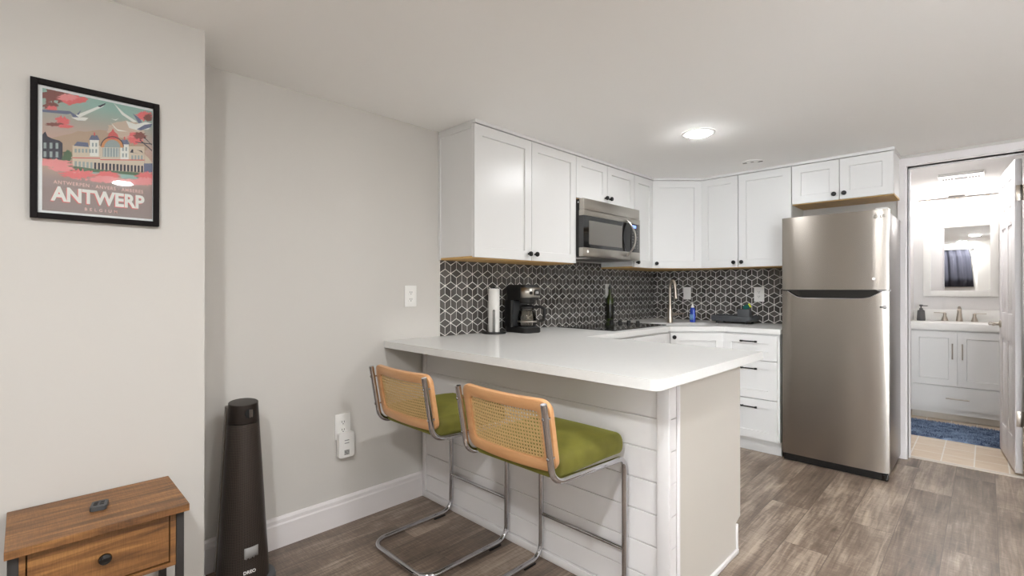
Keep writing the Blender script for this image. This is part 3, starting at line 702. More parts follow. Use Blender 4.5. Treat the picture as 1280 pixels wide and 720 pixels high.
def remote():
    r = thing('remote_control', 'small dark grey remote control lying on the end table', 'remote control', (.463, .405, .546), R(-12))
    bm = new(); prism(bm, rrect(-.028, .028, -.019, .019, .006), .001, .013); bmesh.ops.bevel(bm, geom=bm.edges[:], offset=.002, segments=2, affect='EDGES'); 
    q = obj('remote_body', bm, 'rack', r, local=True)
    for i in range(3):
        for j in range(2):
            bm = new(); box(bm, -.018+i*.010, -.010+i*.010, -.013+j*.015, -.003+j*.015, .0125, .0145, bev=.0008); obj('button', bm, 'black', r, local=True)
remote()

# ------------------------------------------------------------------ tower heater
def heater():
    cx, cy = .18, .878
    r = thing('tower_fan', 'black tapered tower fan heater standing on the floor against the left wall', 'tower fan', (cx, cy, 0), R(86))
    # local: front faces -y; fuller elliptical section that tapers upward
    def sect(z): t = z/.74; return .098*(1-t)+.054*t, .092*(1-t)+.05*t
    def shell(bm, z0, z1, n=14, k=1., cap=True, tilt=0.):
        prev = None
        for i in range(n+1):
            z = z0+(z1-z0)*i/n; a, b = sect(z); rg = [bm.verts.new((a*k*math.cos(2*PI*j/40), b*k*math.sin(2*PI*j/40), z+tilt*math.sin(2*PI*j/40)*b*(i == n))) for j in range(40)]
            if prev: bridge(bm, prev, rg)
            elif cap: bm.faces.new(rg[::-1])
            prev = rg
        if cap: bm.faces.new(prev)
    bm = new(); shell(bm, .022, .655, 14); obj('perforated_body', bm, 'perforated', r, local=True)
    bm = new(); shell(bm, .657, .735, 4, tilt=.12); hd = obj('head', bm, 'heater', r, local=True)
    bm = new(); a, b = sect(.7355); prism(bm, [(a*.97*math.cos(t*PI/20), b*.97*math.sin(t*PI/20)) for t in range(40)], 0, .002)
    for q in bm.verts: q.co.z += .7345+.12*q.co.y
    obj('top_cap', bm, 'heater_cap', hd, local=True)
    a, b = sect(.697)
    bm = new(); lathe(bm, [(.019, -.012), (.019, .004), (.0175, .0045)], (.012, -b*.975, .697), (.2, -1, .05), 28); obj('hole_shade_disc', bm, 'black_hole', hd, local=True)  # near-black disc on the surface stands in for the shaded handle hole
    bm = new(); box(bm, .010, .0145, -b-.0055, -b+.004, .681, .713); box(bm, .0175, .0215, -b-.0050, -b+.004, .682, .712); obj('hole_bar', bm, 'heater_edge', hd, local=True)
    for s in (-1, 1):
        bm = new()
        pts = [(z, sect(z)) for z in [.07+.65*k/10 for k in range(11)]]; prev = None
        for z, (a, b) in pts:
            rg = [bm.verts.new((s*(a+p), q, z)) for p, q in ((-.010, .012), (.003, .012), (.006, .03), (.002, .05), (-.014, .055))]
            if prev: bridge(bm, prev, rg)
            else: bm.faces.new(rg)
            prev = rg
        bm.faces.new(prev); obj('side_rail', bm, 'heater_edge', r, local=True)
    bm = new(); lathe(bm, [(.118, 0), (.122, .006), (.118, .016), (.105, .022)], (0, 0, 0), n=40)
    for q in bm.verts: q.co.y *= .95
    obj('base', bm, 'rack', r, local=True)
    a, b = sect(.152)
    bm = new(); 
    pr = [(-.014+.052*k/6) for k in range(7)]
    v = [[bm.verts.new((x, -b*math.sqrt(1-(x/a)**2)-.0012-.0*k, z)) for x in pr] for k, z in enumerate((.126, .172))]
    for k in range(6): bm.faces.new((v[0][k], v[0][k+1], v[1][k+1], v[1][k]))
    st_ = obj('rating_label', bm, 'label_gray', r, local=True); mm = st_.modifiers.new('t', 'SOLIDIFY'); mm.thickness = .001
    a, b = sect(.075); bm = text_bm('DREO', .017, face_m((.004, -b-.001, .078), (1, 0, 0), (0, .1, 1)), bold=.0004); obj('brand_lettering', bm, 'white_plastic', r, local=True)
heater()

# ------------------------------------------------------------------ poster
def poster():
    y0, y1, z0, z1 = .2575, .5725, 1.413, 1.833; xw = XP+.001
    r = thing('framed_poster', 'framed travel poster of Antwerp with white gulls and pink blossom, on the left wall', 'poster', (xw, (y0+y1)/2, z0))
    bm = new(); w = .0165
    for a in ((y0, y0+w, z0, z1), (y1-w, y1, z0, z1), (y0+w, y1-w, z0, z0+w), (y0+w, y1-w, z1-w, z1)): box(bm, xw, xw+.02, a[0], a[1], a[2], a[3], bev=.001, seg=1)
    obj('frame', bm, 'frame_black', r, smooth=False)
    obj('mat_board', bx(xw+.001, xw+.008, y0+w, y1-w, z0+w, z1-w), 'paper', r, smooth=False)
    obj('glass', bx(xw+.013, xw+.0145, y0+w, y1-w, z0+w, z1-w), 'pane', r, smooth=False)
    # printed picture; layout in a flat 450 x 480 sheet
    ay0, ay1, az0, az1 = .284, .5545, 1.4375, 1.808
    def q(x, y):
        top = 97+(x-107)*.184; bot = 600+(x-107)*.089
        return (ay0+(x-107)/450*(ay1-ay0), az1-(y-top)/(bot-top)*(az1-az0))
    cols = {'p_coral': (222, 108, 108), 'p_pink': (226, 142, 140), 'p_brown': (128, 74, 66), 'p_white': (226, 226, 218), 'p_slate': (100, 108, 134), 'p_navy': (48, 48, 62), 'p_green': (86, 112, 82),
            'p_cream': (206, 192, 170), 'p_teal': (142, 176, 164), 'p_glass': (150, 162, 160), 'p_orange': (206, 142, 92), 'p_red': (206, 92, 88), 'p_haze': (198, 178, 158), 'p_tan': (176, 152, 128)}
    for k, v in cols.items(): mat(k, v, .6)
    mat('p_letter', (226, 184, 172), .6)
    m, t, b = nt('p_sky'); N = t.nodes; L = t.links
    tc = N.new('ShaderNodeTexCoord'); sp = N.new('ShaderNodeSeparateXYZ'); L.new(tc.outputs['Object'], sp.inputs[0]); mr = N.new('ShaderNodeMapRange'); mr.inputs['From Min'].default_value = 0.0; mr.inputs['From Max'].default_value = .40; L.new(sp.outputs['Z'], mr.inputs['Value'])
    cr = N.new('ShaderNodeValToRGB'); e = cr.color_ramp; e.elements[0].position = .05; e.elements[0].color = lin((142, 126, 122)); e.elements[1].position = .93; e.elements[1].color = lin((146, 178, 166))
    for p_, c_ in ((.3, (150, 130, 124)), (.45, (190, 160, 136)), (.62, (192, 160, 146)), (.8, (168, 164, 152))): z = e.elements.new(p_); z.color = lin(c_)
    L.new(mr.outputs[0], cr.inputs[0]); L.new(cr.outputs[0], b.inputs['Base Color']); b.inputs['Roughness'].default_value = .6
    names = ['p_sky']+list(cols); bm = new(); lay = [0]
    def poly(pts, m, raw=False):
        lay[0] += 1; x = xw+.0081+lay[0]*.000008
        pp = [(p if raw else q(*p)) for p in pts]
        pp = [(min(max(a, ay0), ay1), min(max(b_, az0), az1)) for a, b_ in pp]
        vs2 = [bm.verts.new((x, a, b_)) for a, b_ in pp]
        es = [bm.edges.new((vs2[i], vs2[(i+1) % len(vs2)])) for i in range(len(vs2))]
        g = bmesh.ops.triangle_fill(bm, use_beauty=False, edges=es)
        for f in g['geom']:
            if isinstance(f, bmesh.types.BMFace): f.material_index = names.index(m)
    def rect(x0_, y0_, x1_, y1_, m): poly([(x0_, y0_), (x1_, y0_), (x1_, y1_), (x0_, y1_)], m)
    rnd = random.Random(3)
    def blob(cx, cy, rx, ry, m, n=56, j=.5): poly([(cx+rx*math.cos(2*PI*k/n)*(1-j*rnd.random()), cy+ry*math.sin(2*PI*k/n)*(1-j*rnd.random())) for k in range(n)], m)
    poly([(ay0, az0), (ay1, az0), (ay1, az1), (ay0, az1)], 'p_sky', raw=True)
    blob(330, 330, 220, 70, 'p_tan', 40, .15); blob(440, 260, 90, 40, 'p_haze', 40, .2)
    for cx, cy, rx, ry, m in ((150, 128, 70, 36, 'p_brown'), (220, 140, 70, 26, 'p_coral'), (200, 132, 50, 18, 'p_pink'), (135, 170, 34, 22, 'p_brown'), (140, 180, 26, 14, 'p_coral'), (180, 232, 34, 26, 'p_coral'), (150, 246, 44, 10, 'p_brown'), (190, 252, 40, 10, 'p_coral'),
                              (520, 200, 48, 26, 'p_coral'), (535, 208, 26, 20, 'p_brown'), (480, 296, 44, 32, 'p_coral'), (500, 285, 36, 20, 'p_brown'), (465, 280, 26, 14, 'p_pink')): blob(cx, cy, rx, ry, m)
    for pts in ([(480, 310), (555, 318), (555, 322), (480, 313)], [(500, 300), (555, 345), (555, 350), (497, 303)], [(520, 290), (552, 320), (555, 326), (516, 291)]): poly(pts, 'p_navy')
    poly([(107, 186), (205, 188), (218, 196), (200, 202), (107, 196)], 'p_slate'); poly([(205, 186), (240, 208), (262, 226), (246, 228), (222, 214)], 'p_slate')
    poly([(214, 214), (262, 212), (282, 214), (270, 226), (240, 226)], 'p_white'); poly([(232, 204), (290, 178), (352, 150), (340, 166), (280, 196), (246, 214)], 'p_white'); poly([(318, 164), (352, 149), (350, 156), (330, 168)], 'p_navy'); poly([(235, 202), (254, 180), (244, 202)], 'p_slate')
    poly([(385, 148), (430, 190), (488, 226), (470, 228), (420, 196)], 'p_white'); poly([(438, 222), (480, 236), (525, 226), (557, 232), (540, 256), (490, 262), (452, 252)], 'p_white'); poly([(485, 258), (520, 238), (557, 232), (548, 248), (505, 262)], 'p_slate'); poly([(468, 190), (500, 212), (510, 228), (494, 232)], 'p_slate')
    poly([(374, 232), (400, 258), (448, 268), (404, 266), (388, 252)], 'p_white'); poly([(374, 214), (392, 218), (408, 212), (394, 222)], 'p_white')
    poly([(107, 290), (118, 276), (126, 296), (146, 306), (170, 312), (182, 322), (182, 392), (107, 386)], 'p_navy')
    for k in range(3):
        for j in range(2): rect(112+k*22, 322+j*36, 122+k*22, 346+j*36, 'p_glass')
    blob(200, 380, 26, 34, 'p_green')
    # the large station-like palace
    rect(220, 330, 520, 436, 'p_cream')
    poly([(224, 332), (238, 314), (280, 318), (284, 336)], 'p_slate'); poly([(456, 356), (464, 342), (508, 348), (516, 362)], 'p_navy')
    for cx, y_ in ((306, 300), (432, 316)):
        rect(cx-18, y_, cx+18, y_+74, 'p_white'); poly([(cx-22, y_+6), (cx-12, y_-14), (cx+12, y_-14), (cx+22, y_+6)], 'p_slate'); rect(cx-3, y_-26, cx+3, y_-12, 'p_red')
        for j in range(2): rect(cx-10, y_+18+j*26, cx-3, y_+34+j*26, 'p_glass'); rect(cx+4, y_+18+j*26, cx+11, y_+34+j*26, 'p_glass')
    arc = lambda r_, a0, a1, n=18: [(380+r_*math.cos(R(a0+(a1-a0)*k/n)), 336-r_*.95*math.sin(R(a0+(a1-a0)*k/n))) for k in range(n+1)]
    poly(arc(48, 0, 180)+arc(34, 180, 0), 'p_orange'); poly(arc(34, 0, 180), 'p_glass'); poly([(356, 300), (366, 276), (376, 268), (382, 256), (390, 270), (402, 280), (410, 302)]+arc(46, 50, 130)[0:0], 'p_red')
    poly(arc(50, 5, 175)+arc(46, 175, 5), 'p_navy')
    rect(340, 338, 410, 376, 'p_glass')
    for k in range(6): rect(344+k*12, 336, 346+k*12, 376, 'p_white')
    for k in range(5): rect(228+k*14, 344, 236+k*14, 360, 'p_glass')
    for k in range(4): rect(462+k*14, 368, 470+k*14, 388, 'p_glass')
    rect(220, 380, 330, 384, 'p_red'); rect(330, 386, 520, 390, 'p_red')
    for k in range(19): rect(228+k*15.4, 396+k*.9, 237+k*15.4, 424+k*.9, 'p_navy' if k > 4 else 'p_glass')
    poly([(470, 340), (500, 350), (540, 380), (557, 400), (557, 412), (522, 410), (522, 364), (470, 356)], 'p_cream'); rect(518, 402, 557, 440, 'p_slate')
    poly([(205, 414), (330, 430), (560, 446), (560, 470), (330, 456), (205, 436)], 'p_green'); poly([(230, 436), (330, 442), (320, 452), (240, 448)], 'p_teal'); poly([(400, 446), (470, 452), (500, 470), (420, 466)], 'p_teal')
    for cx, cy, rx, ry, m in ((140, 400, 70, 32, 'p_coral'), (150, 418, 80, 28, 'p_pink'), (240, 462, 80, 30, 'p_coral'), (260, 470, 80, 24, 'p_pink'), (360, 466, 70, 26, 'p_coral'), (350, 482, 90, 22, 'p_pink'), (450, 494, 90, 22, 'p_pink'), (530, 470, 60, 30, 'p_coral'), (525, 490, 50, 26, 'p_pink'), (180, 440, 60, 18, 'p_pink')): blob(cx, cy-12, rx, ry*.85, m, 70, .5)
    obj('printed_picture', bm, names, r, smooth=False)
    def T(s, size, yc, zc, m, name, bold=0., sp_=1., sx=1., dx=.0088):
        M = face_m((xw+dx, yc, zc), (0, 1, 0), (0, 0, 1)) @ Matrix.Diagonal((sx, 1, 1, 1)); obj(name, text_bm(s, size, M, .0001, bold, sp_), m, r, smooth=False)
    T('ANTWERP', .060, .4165, 1.487, 'p_coral', 'lettering', .0022, 1.0, .80, .0086); T('ANTWERP', .060, .4185, 1.4895, 'p_white', 'lettering', .0022, 1.0, .80, .0089)
    T('ANTWERPEN \u00b7 ANVERS \u00b7 AMBERES', .0155, .419, 1.527, 'p_letter', 'lettering', .0002, 1.18, .80); T('BELGIUM', .0135, .421, 1.4515, 'p_letter', 'lettering', .0002, 1.9, .9)
poster()

# ------------------------------------------------------------------ outlets and switches
def outlet(name, label, cat, M, w=.078, h=.121, kind='outlet'):
    r = thing(name, label, cat, M.to_translation())
    bm = new(); v = box(bm, -w/2, w/2, -h/2, h/2, .0003, .006, bev=.002); bm.transform(M); obj('cover_plate', bm, 'white_plastic', r)
    if kind == 'outlet':
        for s in (-1, 1):
            bm = new(); prism(bm, rrect(-.017, .017, s*.0195-.014, s*.0195+.014, .008), .006, .0078); bm.transform(M); rc = obj('receptacle', bm, 'white_plastic', r)
            bm = new()
            for x in (-.006, .006): box(bm, x-.0012, x+.0012, s*.0195-.001, s*.0195+.008, .0078, .0083)
            lathe(bm, [(.0026, .0), (.0026, .0005)], (0, s*.0195-.007, .0078), n=10); bm.transform(M); obj('slot', bm, 'dark_slot', rc)
    else:
        bm = new(); box(bm, -.006, .006, -.012, .012, .006, .0068); bm.transform(M); obj('switch_frame', bm, 'white_plastic', r)
        bm = new(); box(bm, -.004, .004, -.004, .010, .006, .016, bev=.001); bm.transform(M); obj('toggle', bm, 'white_plastic', r)
    bm = new(); lathe(bm, [(.003, 0), (.0025, .001)], (0, 0, .006), n=10); bm.transform(M); obj('screw', bm, 'white_plastic', r)
    return r
ML = lambda y, z, x=0: face_m((x, y, z), (0, 1, 0), (0, 0, 1))
MB_ = lambda x, z: face_m((x, YB-.009, z), (1, 0, 0), (0, 0, 1))
outlet('wall_outlet', 'white duplex outlet on the left wall above the left bar stool', 'outlet', ML(1.798, 1.158))
outlet('wall_outlet', 'white duplex outlet low on the left wall, holding a plug-in device', 'outlet', ML(1.392, .498), .082, .128)
outlet('wall_outlet', 'white outlet on the dark tiles behind the olive oil bottle', 'outlet', ML(3.80, 1.182, .009))
outlet('wall_outlet', 'white duplex outlet on the dark tiles above the dish rack', 'outlet', MB_(.978, 1.155), .08, .124)
outlet('light_switch', 'white switch plate on the dark tiles right of the faucet', 'switch', MB_(.349, 1.16), .072, .115, 'switch')
def plugin():
    r = thing('plug_in_device', 'white plug-in sensor box hanging from the low wall outlet', 'plug-in device', (.008, 1.396, .35))
    M = ML(1.398, .408, .0085); bm = new(); prism(bm, rrect(-.04, .04, -.062, .062, .008), 0, .028); bmesh.ops.bevel(bm, geom=bm.edges[:], offset=.002, segments=2, affect='EDGES'); bm.transform(M); d = obj('casing', bm, 'white_plastic', r)
    bm = new()
    for k in range(2): box(bm, -.012, .012, .022-k*.014, .026-k*.014, .0282, .0288)
    bm.transform(M); obj('printed_lines', bm, 'label_gray', r)
    bm = new()
    for k in range(5): box(bm, -.013, .013, -.048+k*.005, -.0455+k*.005, .0275, .029)
    bm.transform(M); obj('speaker_grille', bm, 'dark_slot', r)
plugin()

# ------------------------------------------------------------------ things on the counter
ZC = .9142
def towel():
    x, y = .088, 2.372
    r = thing('paper_towel_holder', 'black paper towel holder left of the coffee maker', 'paper towel holder', (x, y, ZC))
    bm = new(); lathe(bm, [(.078, 0), (.079, .003), (.077, .008), (.03, .010)], (x, y, ZC), n=40); obj('base', bm, 'black', r)
    bm = new(); cyl(bm, (x, y, ZC+.009), (x, y, ZC+.292), .006); lathe(bm, [(.006, .288), (.012, .292), (.012, .30), (.006, .304)], (x, y, ZC)); obj('pole', bm, 'black', r)
    bm = new(); tube(bm, fillet([(x+.029, y-.034, ZC+.008), (x+.029, y-.034, ZC+.15), (x+.036, y-.028, ZC+.152), (x+.036, y-.028, ZC+.008)], .004, 3), .0022, 8); obj('tension_arm', bm, 'black', r)
    bm = new(); n = 40; rings = []
    for rr, z in ((.036, .0105), (.0365, .013), (.0365, .285), (.036, .288), (.0085, .288), (.0085, .0105)): rings.append(ring(bm, Vector((x, y, ZC+z)), Vector((1, 0, 0)), Vector((0, 1, 0)), rr, n))
    for k in range(6): bridge(bm, rings[k], rings[(k+1) % 6])
    tag(obj('paper_towel_roll', bm, 'towel'), 'nearly used up white paper towel roll on the black holder', 'paper towel roll')
towel()
def coffee():
    loc = (.155, 2.575, ZC); ang = R(-4)
    r = thing('coffee_maker', 'black drip coffee maker with a silver control panel on the counter', 'coffee maker', loc, ang); r.scale = (1.08, 1.08, 1.03)
    # local: front faces +x
    bm = new(); prism(bm, rrect(-.105, .10, -.068, .068, .03), 0, .034); bmesh.ops.bevel(bm, geom=[e for e in bm.edges if abs(e.verts[0].co.z-e.verts[1].co.z) < 1e-6], offset=.004, segments=2, affect='EDGES'); obj('base', bm, 'black', r, local=True)
    bm = new(); lathe(bm, [(.056, .0345), (.056, .037), (.05, .038)], (.038, 0, 0), n=32); obj('hot_plate', bm, 'rack', r, local=True)
    bm = new(); v = prism(bm, rrect(-.105, -.032, -.068, .068, .018), .034, .206)
    obj('water_tank', bm, 'black', r, local=True)
    bm = new(); box(bm, -.031, -.028, -.055, .055, .04, .2); obj('column_trim', bm, 'rack', r, local=True)
    bm = new(); 
    prev = None
    for z, k in ((.206, .985), (.212, 1.0), (.28, 1.02), (.292, 1.02), (.298, 1.0)):
        rg = [bm.verts.new((-.0025+(x+.0025)*k, y*k, z)) for x, y in rrect(-.105, .098, -.068, .068, .045)]
        if prev: bridge(bm, prev, rg)
        else: bm.faces.new(rg)
        prev = rg
    bm.faces.new(prev); hd = obj('brew_head', bm, 'black', r, local=True)
    bm = new(); prism(bm, rrect(-.098, .09, -.062, .062, .04), .298, .304); obj('lid', bm, 'black_matte', hd, local=True)
    bm = new(); lathe(bm, [(.05, 0), (.045, -.02), (.03, -.024)], (.038, 0, .206), n=28); obj('filter_basket', bm, 'black', hd, local=True)
    # silver panel wrapping the front
    bm = new(); pts = [(p[0]*1.025+.001, p[1]*1.03) for p in rrect(-.105, .098, -.068, .068, .045, 10) if p[0] > .052]
    pts = sorted(pts, key=lambda p: p[1]); lo = [bm.verts.new((x, y, .222)) for x, y in pts]; hi = [bm.verts.new((x, y, .286)) for x, y in pts]
    for k in range(len(pts)-1): bm.faces.new((lo[k], lo[k+1], hi[k+1], hi[k]))
    pn = obj('control_panel', bm, 'steel_plain', hd, local=True); mm = pn.modifiers.new('t', 'SOLIDIFY'); mm.thickness = .002; mm.offset = 1
    bm = new(); box(bm, .1, .1055, -.006, .04, .236, .272, bev=.002); dp = obj('display_bezel', bm, 'black_gloss', pn, local=True)
    bm = new(); box(bm, .1054, .1062, .004, .03, .246, .264); obj('display', bm, 'label_gray', dp, local=True)
    bm = new(); lathe(bm, [(.010, 0), (.010, .006), (.008, .008)], (.101, -.032, .252), (1, -.15, 0), 20); obj('knob', bm, 'black', pn, local=True)
    # carafe stands on the hot plate
    c = thing('coffee_carafe', 'glass coffee carafe with black handle inside the coffee maker', 'carafe', (loc[0]+.038*math.cos(ang), loc[1]+.038*math.sin(ang), ZC+.0394), R(28)); c.scale = (1.08, 1.08, 1.04)
    prof = [(.046, 0), (.056, .006), (.059, .03), (.056, .065), (.047, .10), (.042, .118)]
    bm = new(); prev = None
    for rr, z in prof+[(a-.002, b) for a, b in prof[::-1][:-1]]+[(.045, .003)]:
        rg = ring(bm, Vector((0, 0, z)), Vector((1, 0, 0)), Vector((0, 1, 0)), rr, 36)
        if prev: bridge(bm, prev, rg)
        else: bm.faces.new(rg)
        prev = rg
    bm.faces.new(prev); obj('glass_body', bm, 'carafe_glass', c, local=True)
    bm = new(); lathe(bm, [(.0425, .112), (.044, .114), (.044, .126), (.034, .134), (.01, .137)], n=36); lathe(bm, [(.0475, .100), (.0478, .106), (.046, .106)], n=36); obj('lid', bm, 'black', c, local=True)
    bm = new(); tube(bm, fillet([(.040, 0, .122), (.085, 0, .125), (.110, 0, .112), (.105, 0, .045), (.09, 0, .035), (.075, 0, .04)], .012), .0075, 10, r2=.010); obj('handle', bm, 'black', c, local=True)
    bm = new(); lathe(bm, [(.0592, .028), (.0605, .030), (.0605, .036), (.0588, .038)], n=36); obj('metal_band', bm, 'steel_plain', c, local=True)
    bm = new(); tube(bm, fillet([(.012, 2.455, 1.08), (.03, 2.45, 1.085), (.03, 2.475, 1.04), (.022, 2.44, 1.0), (.022, 2.45, .95), (.024, 2.462, .9185), (.024, 2.485, .9185)], .02), .003, 8)
    tag(obj('power_cord', bm, 'black'), 'black power cord looping against the tiles behind the coffee maker', 'cord')
coffee()
def cooktop():
    x0, x1, y0, y1 = .055, .555, 3.045, 3.80
    r = thing('cooktop', 'black glass electric cooktop set into the counter under the microwave', 'cooktop', ((x0+x1)/2, (y0+y1)/2, ZC))
    bm = new(); prism(bm, rrect(x0, x1, y0, y1, .012), ZC, ZC+.006); bmesh.ops.bevel(bm, geom=[e for e in bm.edges if e.verts[0].co.z > ZC+.005 and e.verts[1].co.z > ZC+.005], offset=.002, segments=2, affect='EDGES'); obj('glass_top', bm, 'black_gloss', r)
    for x, y, q in ((.18, 3.20, .075), (.43, 3.20, .10), (.18, 3.50, .10), (.43, 3.50, .075)):
        bm = new(); n = 40; a = ring(bm, Vector((x, y, ZC+.0061)), Vector((1, 0, 0)), Vector((0, 1, 0)), q, n); b = ring(bm, Vector((x, y, ZC+.0061)), Vector((1, 0, 0)), Vector((0, 1, 0)), q-.004, n)
        c = ring(bm, Vector((x, y, ZC+.0065)), Vector((1, 0, 0)), Vector((0, 1, 0)), q-.002, n); bridge(bm, a, c); bridge(bm, c, b); obj('burner_ring', bm, 'rack', r)
    for x in (.111, .193, .275, .357):
        bm = new(); lathe(bm, [(.020, .0062), (.020, .009), (.0165, .011), (.015, .026), (.012, .028)], (x, 3.70, ZC), n=24); box(bm, x-.0045, x+.0045, 3.70-.017, 3.70+.017, ZC+.026, ZC+.031, bev=.001); obj('knob', bm, 'black', r)
cooktop()
def oil():
    x, y = .052, 3.768; zb = ZC+.0062
    r = thing('oil_bottle', 'dark green glass oil bottle standing on the rear of the cooktop', 'bottle', (x, y, zb))
    def octo(bm, pr, mi=0):
        prev = None
        for rr, z in pr:
            rg = ring(bm, Vector((x, y, zb+z)), Vector((1, 0, 0)), Vector((0, 1, 0)), rr, 20)
            if prev: bridge(bm, prev, rg, mi)
            else: bm.faces.new(rg)
            prev = rg
        bm.faces.new(prev)
    bm = new(); octo(bm, [(.030, 0), (.033, .004), (.033, .185), (.031, .20), (.018, .222), (.0135, .24), (.0125, .285)]); obj('glass_body', bm, 'bottle_green', r)
    bm = new(); octo(bm, [(.0138, .278), (.0138, .30), (.009, .302), (.006, .318), (.005, .32)]); obj('pourer', bm, 'black', r)
    bm = new(); octo(bm, [(.0333, .03), (.0335, .031), (.0335, .15), (.0333, .151)]); obj('label', bm, 'bottle_dark', r)
oil()
def faucet():
    x, y = .430, 4.105
    r = thing('kitchen_faucet', 'tall brushed nickel gooseneck faucet at the corner of the counter', 'faucet', (x, y, ZC), R(-42))
    bm = new(); lathe(bm, [(.027, 0), (.027, .006), (.024, .012), (.023, .085), (.019, .11), (.013, .14)], n=28); obj('base', bm, 'nickel', r, local=True)
    cxs = .055
    pts = [(0, 0, .13), (0, 0, .29)]+[(cxs-cxs*math.cos(t), 0, .29+cxs*1.15*math.sin(t)) for t in [PI*k/14 for k in range(1, 13)]]+[(2*cxs+.002, 0, .275)]
    bm = new(); tube(bm, pts, .0125, 14); obj('neck', bm, 'nickel', r, local=True)
    bm = new(); cyl(bm, (2*cxs+.0015, 0, .282), (2*cxs+.014, 0, .205), .0135, .0165, 20); obj('spray_head', bm, 'nickel', r, local=True)
    bm = new(); cyl(bm, (.008, .012, .072), (.033, .042, .072), .013); tube(bm, fillet([(.028, .036, .072), (.04, .05, .075), (.068, .088, .082)], .01), .0075, 10); obj('handle', bm, 'nickel', r, local=True)
faucet()
def soap():
    x, y = .538, 4.305
    r = thing('dish_soap_bottle', 'blue dish soap bottle with a white cap beside the faucet', 'bottle', (x, y, ZC), R(-38))
    bm = new(); prev = None
    for w, d, z in ((.030, .018, 0), (.033, .021, .004), (.033, .021, .06), (.029, .019, .085), (.030, .02, .10), (.022, .016, .118), (.012, .012, .126)):
        rg = [bm.verts.new((w*math.cos(2*PI*k/24), d*math.sin(2*PI*k/24), z)) for k in range(24)]
        if prev: bridge(bm, prev, rg)
        else: bm.faces.new(rg)
        prev = rg
    bm.faces.new(prev); obj('bottle_body', bm, 'soap_blue', r, local=True)
    bm = new(); lathe(bm, [(.0125, .126), (.0135, .127), (.0135, .139), (.009, .141), (.006, .156), (.004, .157)]); obj('cap', bm, 'white_plastic', r, local=True)
    bm = new(); n = 10; a = [bm.verts.new((.0338*math.cos(t), .0218*math.sin(t), z)) for z in (.022, .068) for t in [R(-150+120*k/n) for k in range(n+1)]]
    for k in range(n): bm.faces.new((a[k], a[k+1], a[n+2+k], a[n+1+k]))
    lb = obj('label', bm, 'label_blue', r, local=True); mm = lb.modifiers.new('t', 'SOLIDIFY'); mm.thickness = .0006
soap()
def rack():
    x0, x1, y0, y1 = .672, 1.004, 4.33, 4.56; z = ZC
    r = thing('dish_rack', 'dark grey dish drying rack on the counter beside the refrigerator', 'dish rack', ((x0+x1)/2, (y0+y1)/2, z))
    bm = new(); outer = rrect(x0, x1, y0, y1, .04, 6); cx, cy = (x0+x1)/2, (y0+y1)/2; rings = []
    def rg(k, zz): return [bm.verts.new((cx+(x-cx)*k, cy+(y-cy)*k, z+zz)) for x, y in outer]
    L_ = [rg(.93, .018), rg(1.0, .03), rg(1.0, .062), rg(.985, .064), rg(.975, .06), rg(.975, .034), rg(.91, .024)]
    for a, b in zip(L_[:-1], L_[1:]): bridge(bm, a, b)
    bm.faces.new(L_[0][::-1]); bm.faces.new(L_[-1]); obj('tray', bm, 'rack', r)
    for k in range(11):
        x = x0+.05+k*.0155
        bm = new(); tube(bm, fillet([(x, y0+.04, z+.024), (x, y0+.04, z+.058), (x, y0+.075, z+.075), (x, y0+.11, z+.058), (x, y0+.11, z+.024)], .012, 4), .0028, 6); obj('tine', bm, 'rack', r)
    for x in (x0+.05, x1-.05):
        for y in (y0+.04, y1-.04):
            bm = new(); lathe(bm, [(.010, 0), (.011, .004), (.009, .019)], (x, y, z), n=14); obj('foot', bm, 'black', r)
    bm = new(); box(bm, .888, .982, y0+.03, y0+.085, z+.028, z+.121, bev=.004); bm.faces.ensure_lookup_table()
    c = obj('cutlery_caddy', bm, 'rack', r)
    bm = new(); box(bm, .893, .977, y0+.035, y0+.08, z+.1195, z+.1213); obj('caddy_opening', bm, 'black_matte', c)
    M = Matrix.Translation((.953, y0+.058, z+.136)) @ Matrix.Rotation(R(-28), 4, 'Y')
    bm = new(); box(bm, -.024, .024, -.012, .012, -.014, .02, bev=.003, M=M); box(bm, .0245, .034, -.012, .012, -.014, .02, bev=.003, M=M, mi=1)
    tag(obj('sponge', bm, ['sponge_green', 'sponge_yellow']), 'green and yellow sponge sticking out of the dish rack caddy', 'sponge')
rack()

# ------------------------------------------------------------------ ceiling lamps
LL = ['round recessed ceiling light over the kitchen, in front of the corner cabinets', 'round recessed ceiling light over the middle of the living area', 'round recessed ceiling light by the curtained window', 'round recessed ceiling light near the right wall at the front', 'added unseen ceiling light near the right wall at the back, for even light', 'added unseen ceiling light brightening the vanity front in the bathroom']  # bathroom lamp is added out of view to brighten the vanity front
for k, (x, y) in enumerate(LAMPS):
    r = thing('ceiling_light', LL[k], 'ceiling light', (x, y, H if k < 5 else BZ), 0, 'recessed ceiling lights'); lamp_mat(k)
    bm = new(); n = 40; pr = [(.098, -.0005), (.098, -.003), (.092, -.006), (.078, -.0065), (.071, -.004)]; prev = None
    for rr, z in pr:
        rg = ring(bm, Vector((0, 0, z)), Vector((1, 0, 0)), Vector((0, 1, 0)), rr, n)
        if prev: bridge(bm, prev, rg)
        prev = rg
    obj('trim_ring', bm, 'ceiling', r, local=True)
    bm = new(); lathe(bm, [(.0712, -.0042), (.066, -.011), (.05, -.017), (.025, -.0205), (.0, -.0215)], n=n); o = obj('lens', bm, 'lamp_lens_%d' % k, r, local=True)
r = thing('ceiling_plate', 'small white ceiling plate with dark slots near the top of the wall cabinets', 'ceiling plate', (1.11, 4.035, H))
bm = new(); lathe(bm, [(.07, 0), (.068, -.004), (.03, -.006)], (1.11, 4.035, H-.0005), n=32); obj('plate', bm, 'ceiling', r)
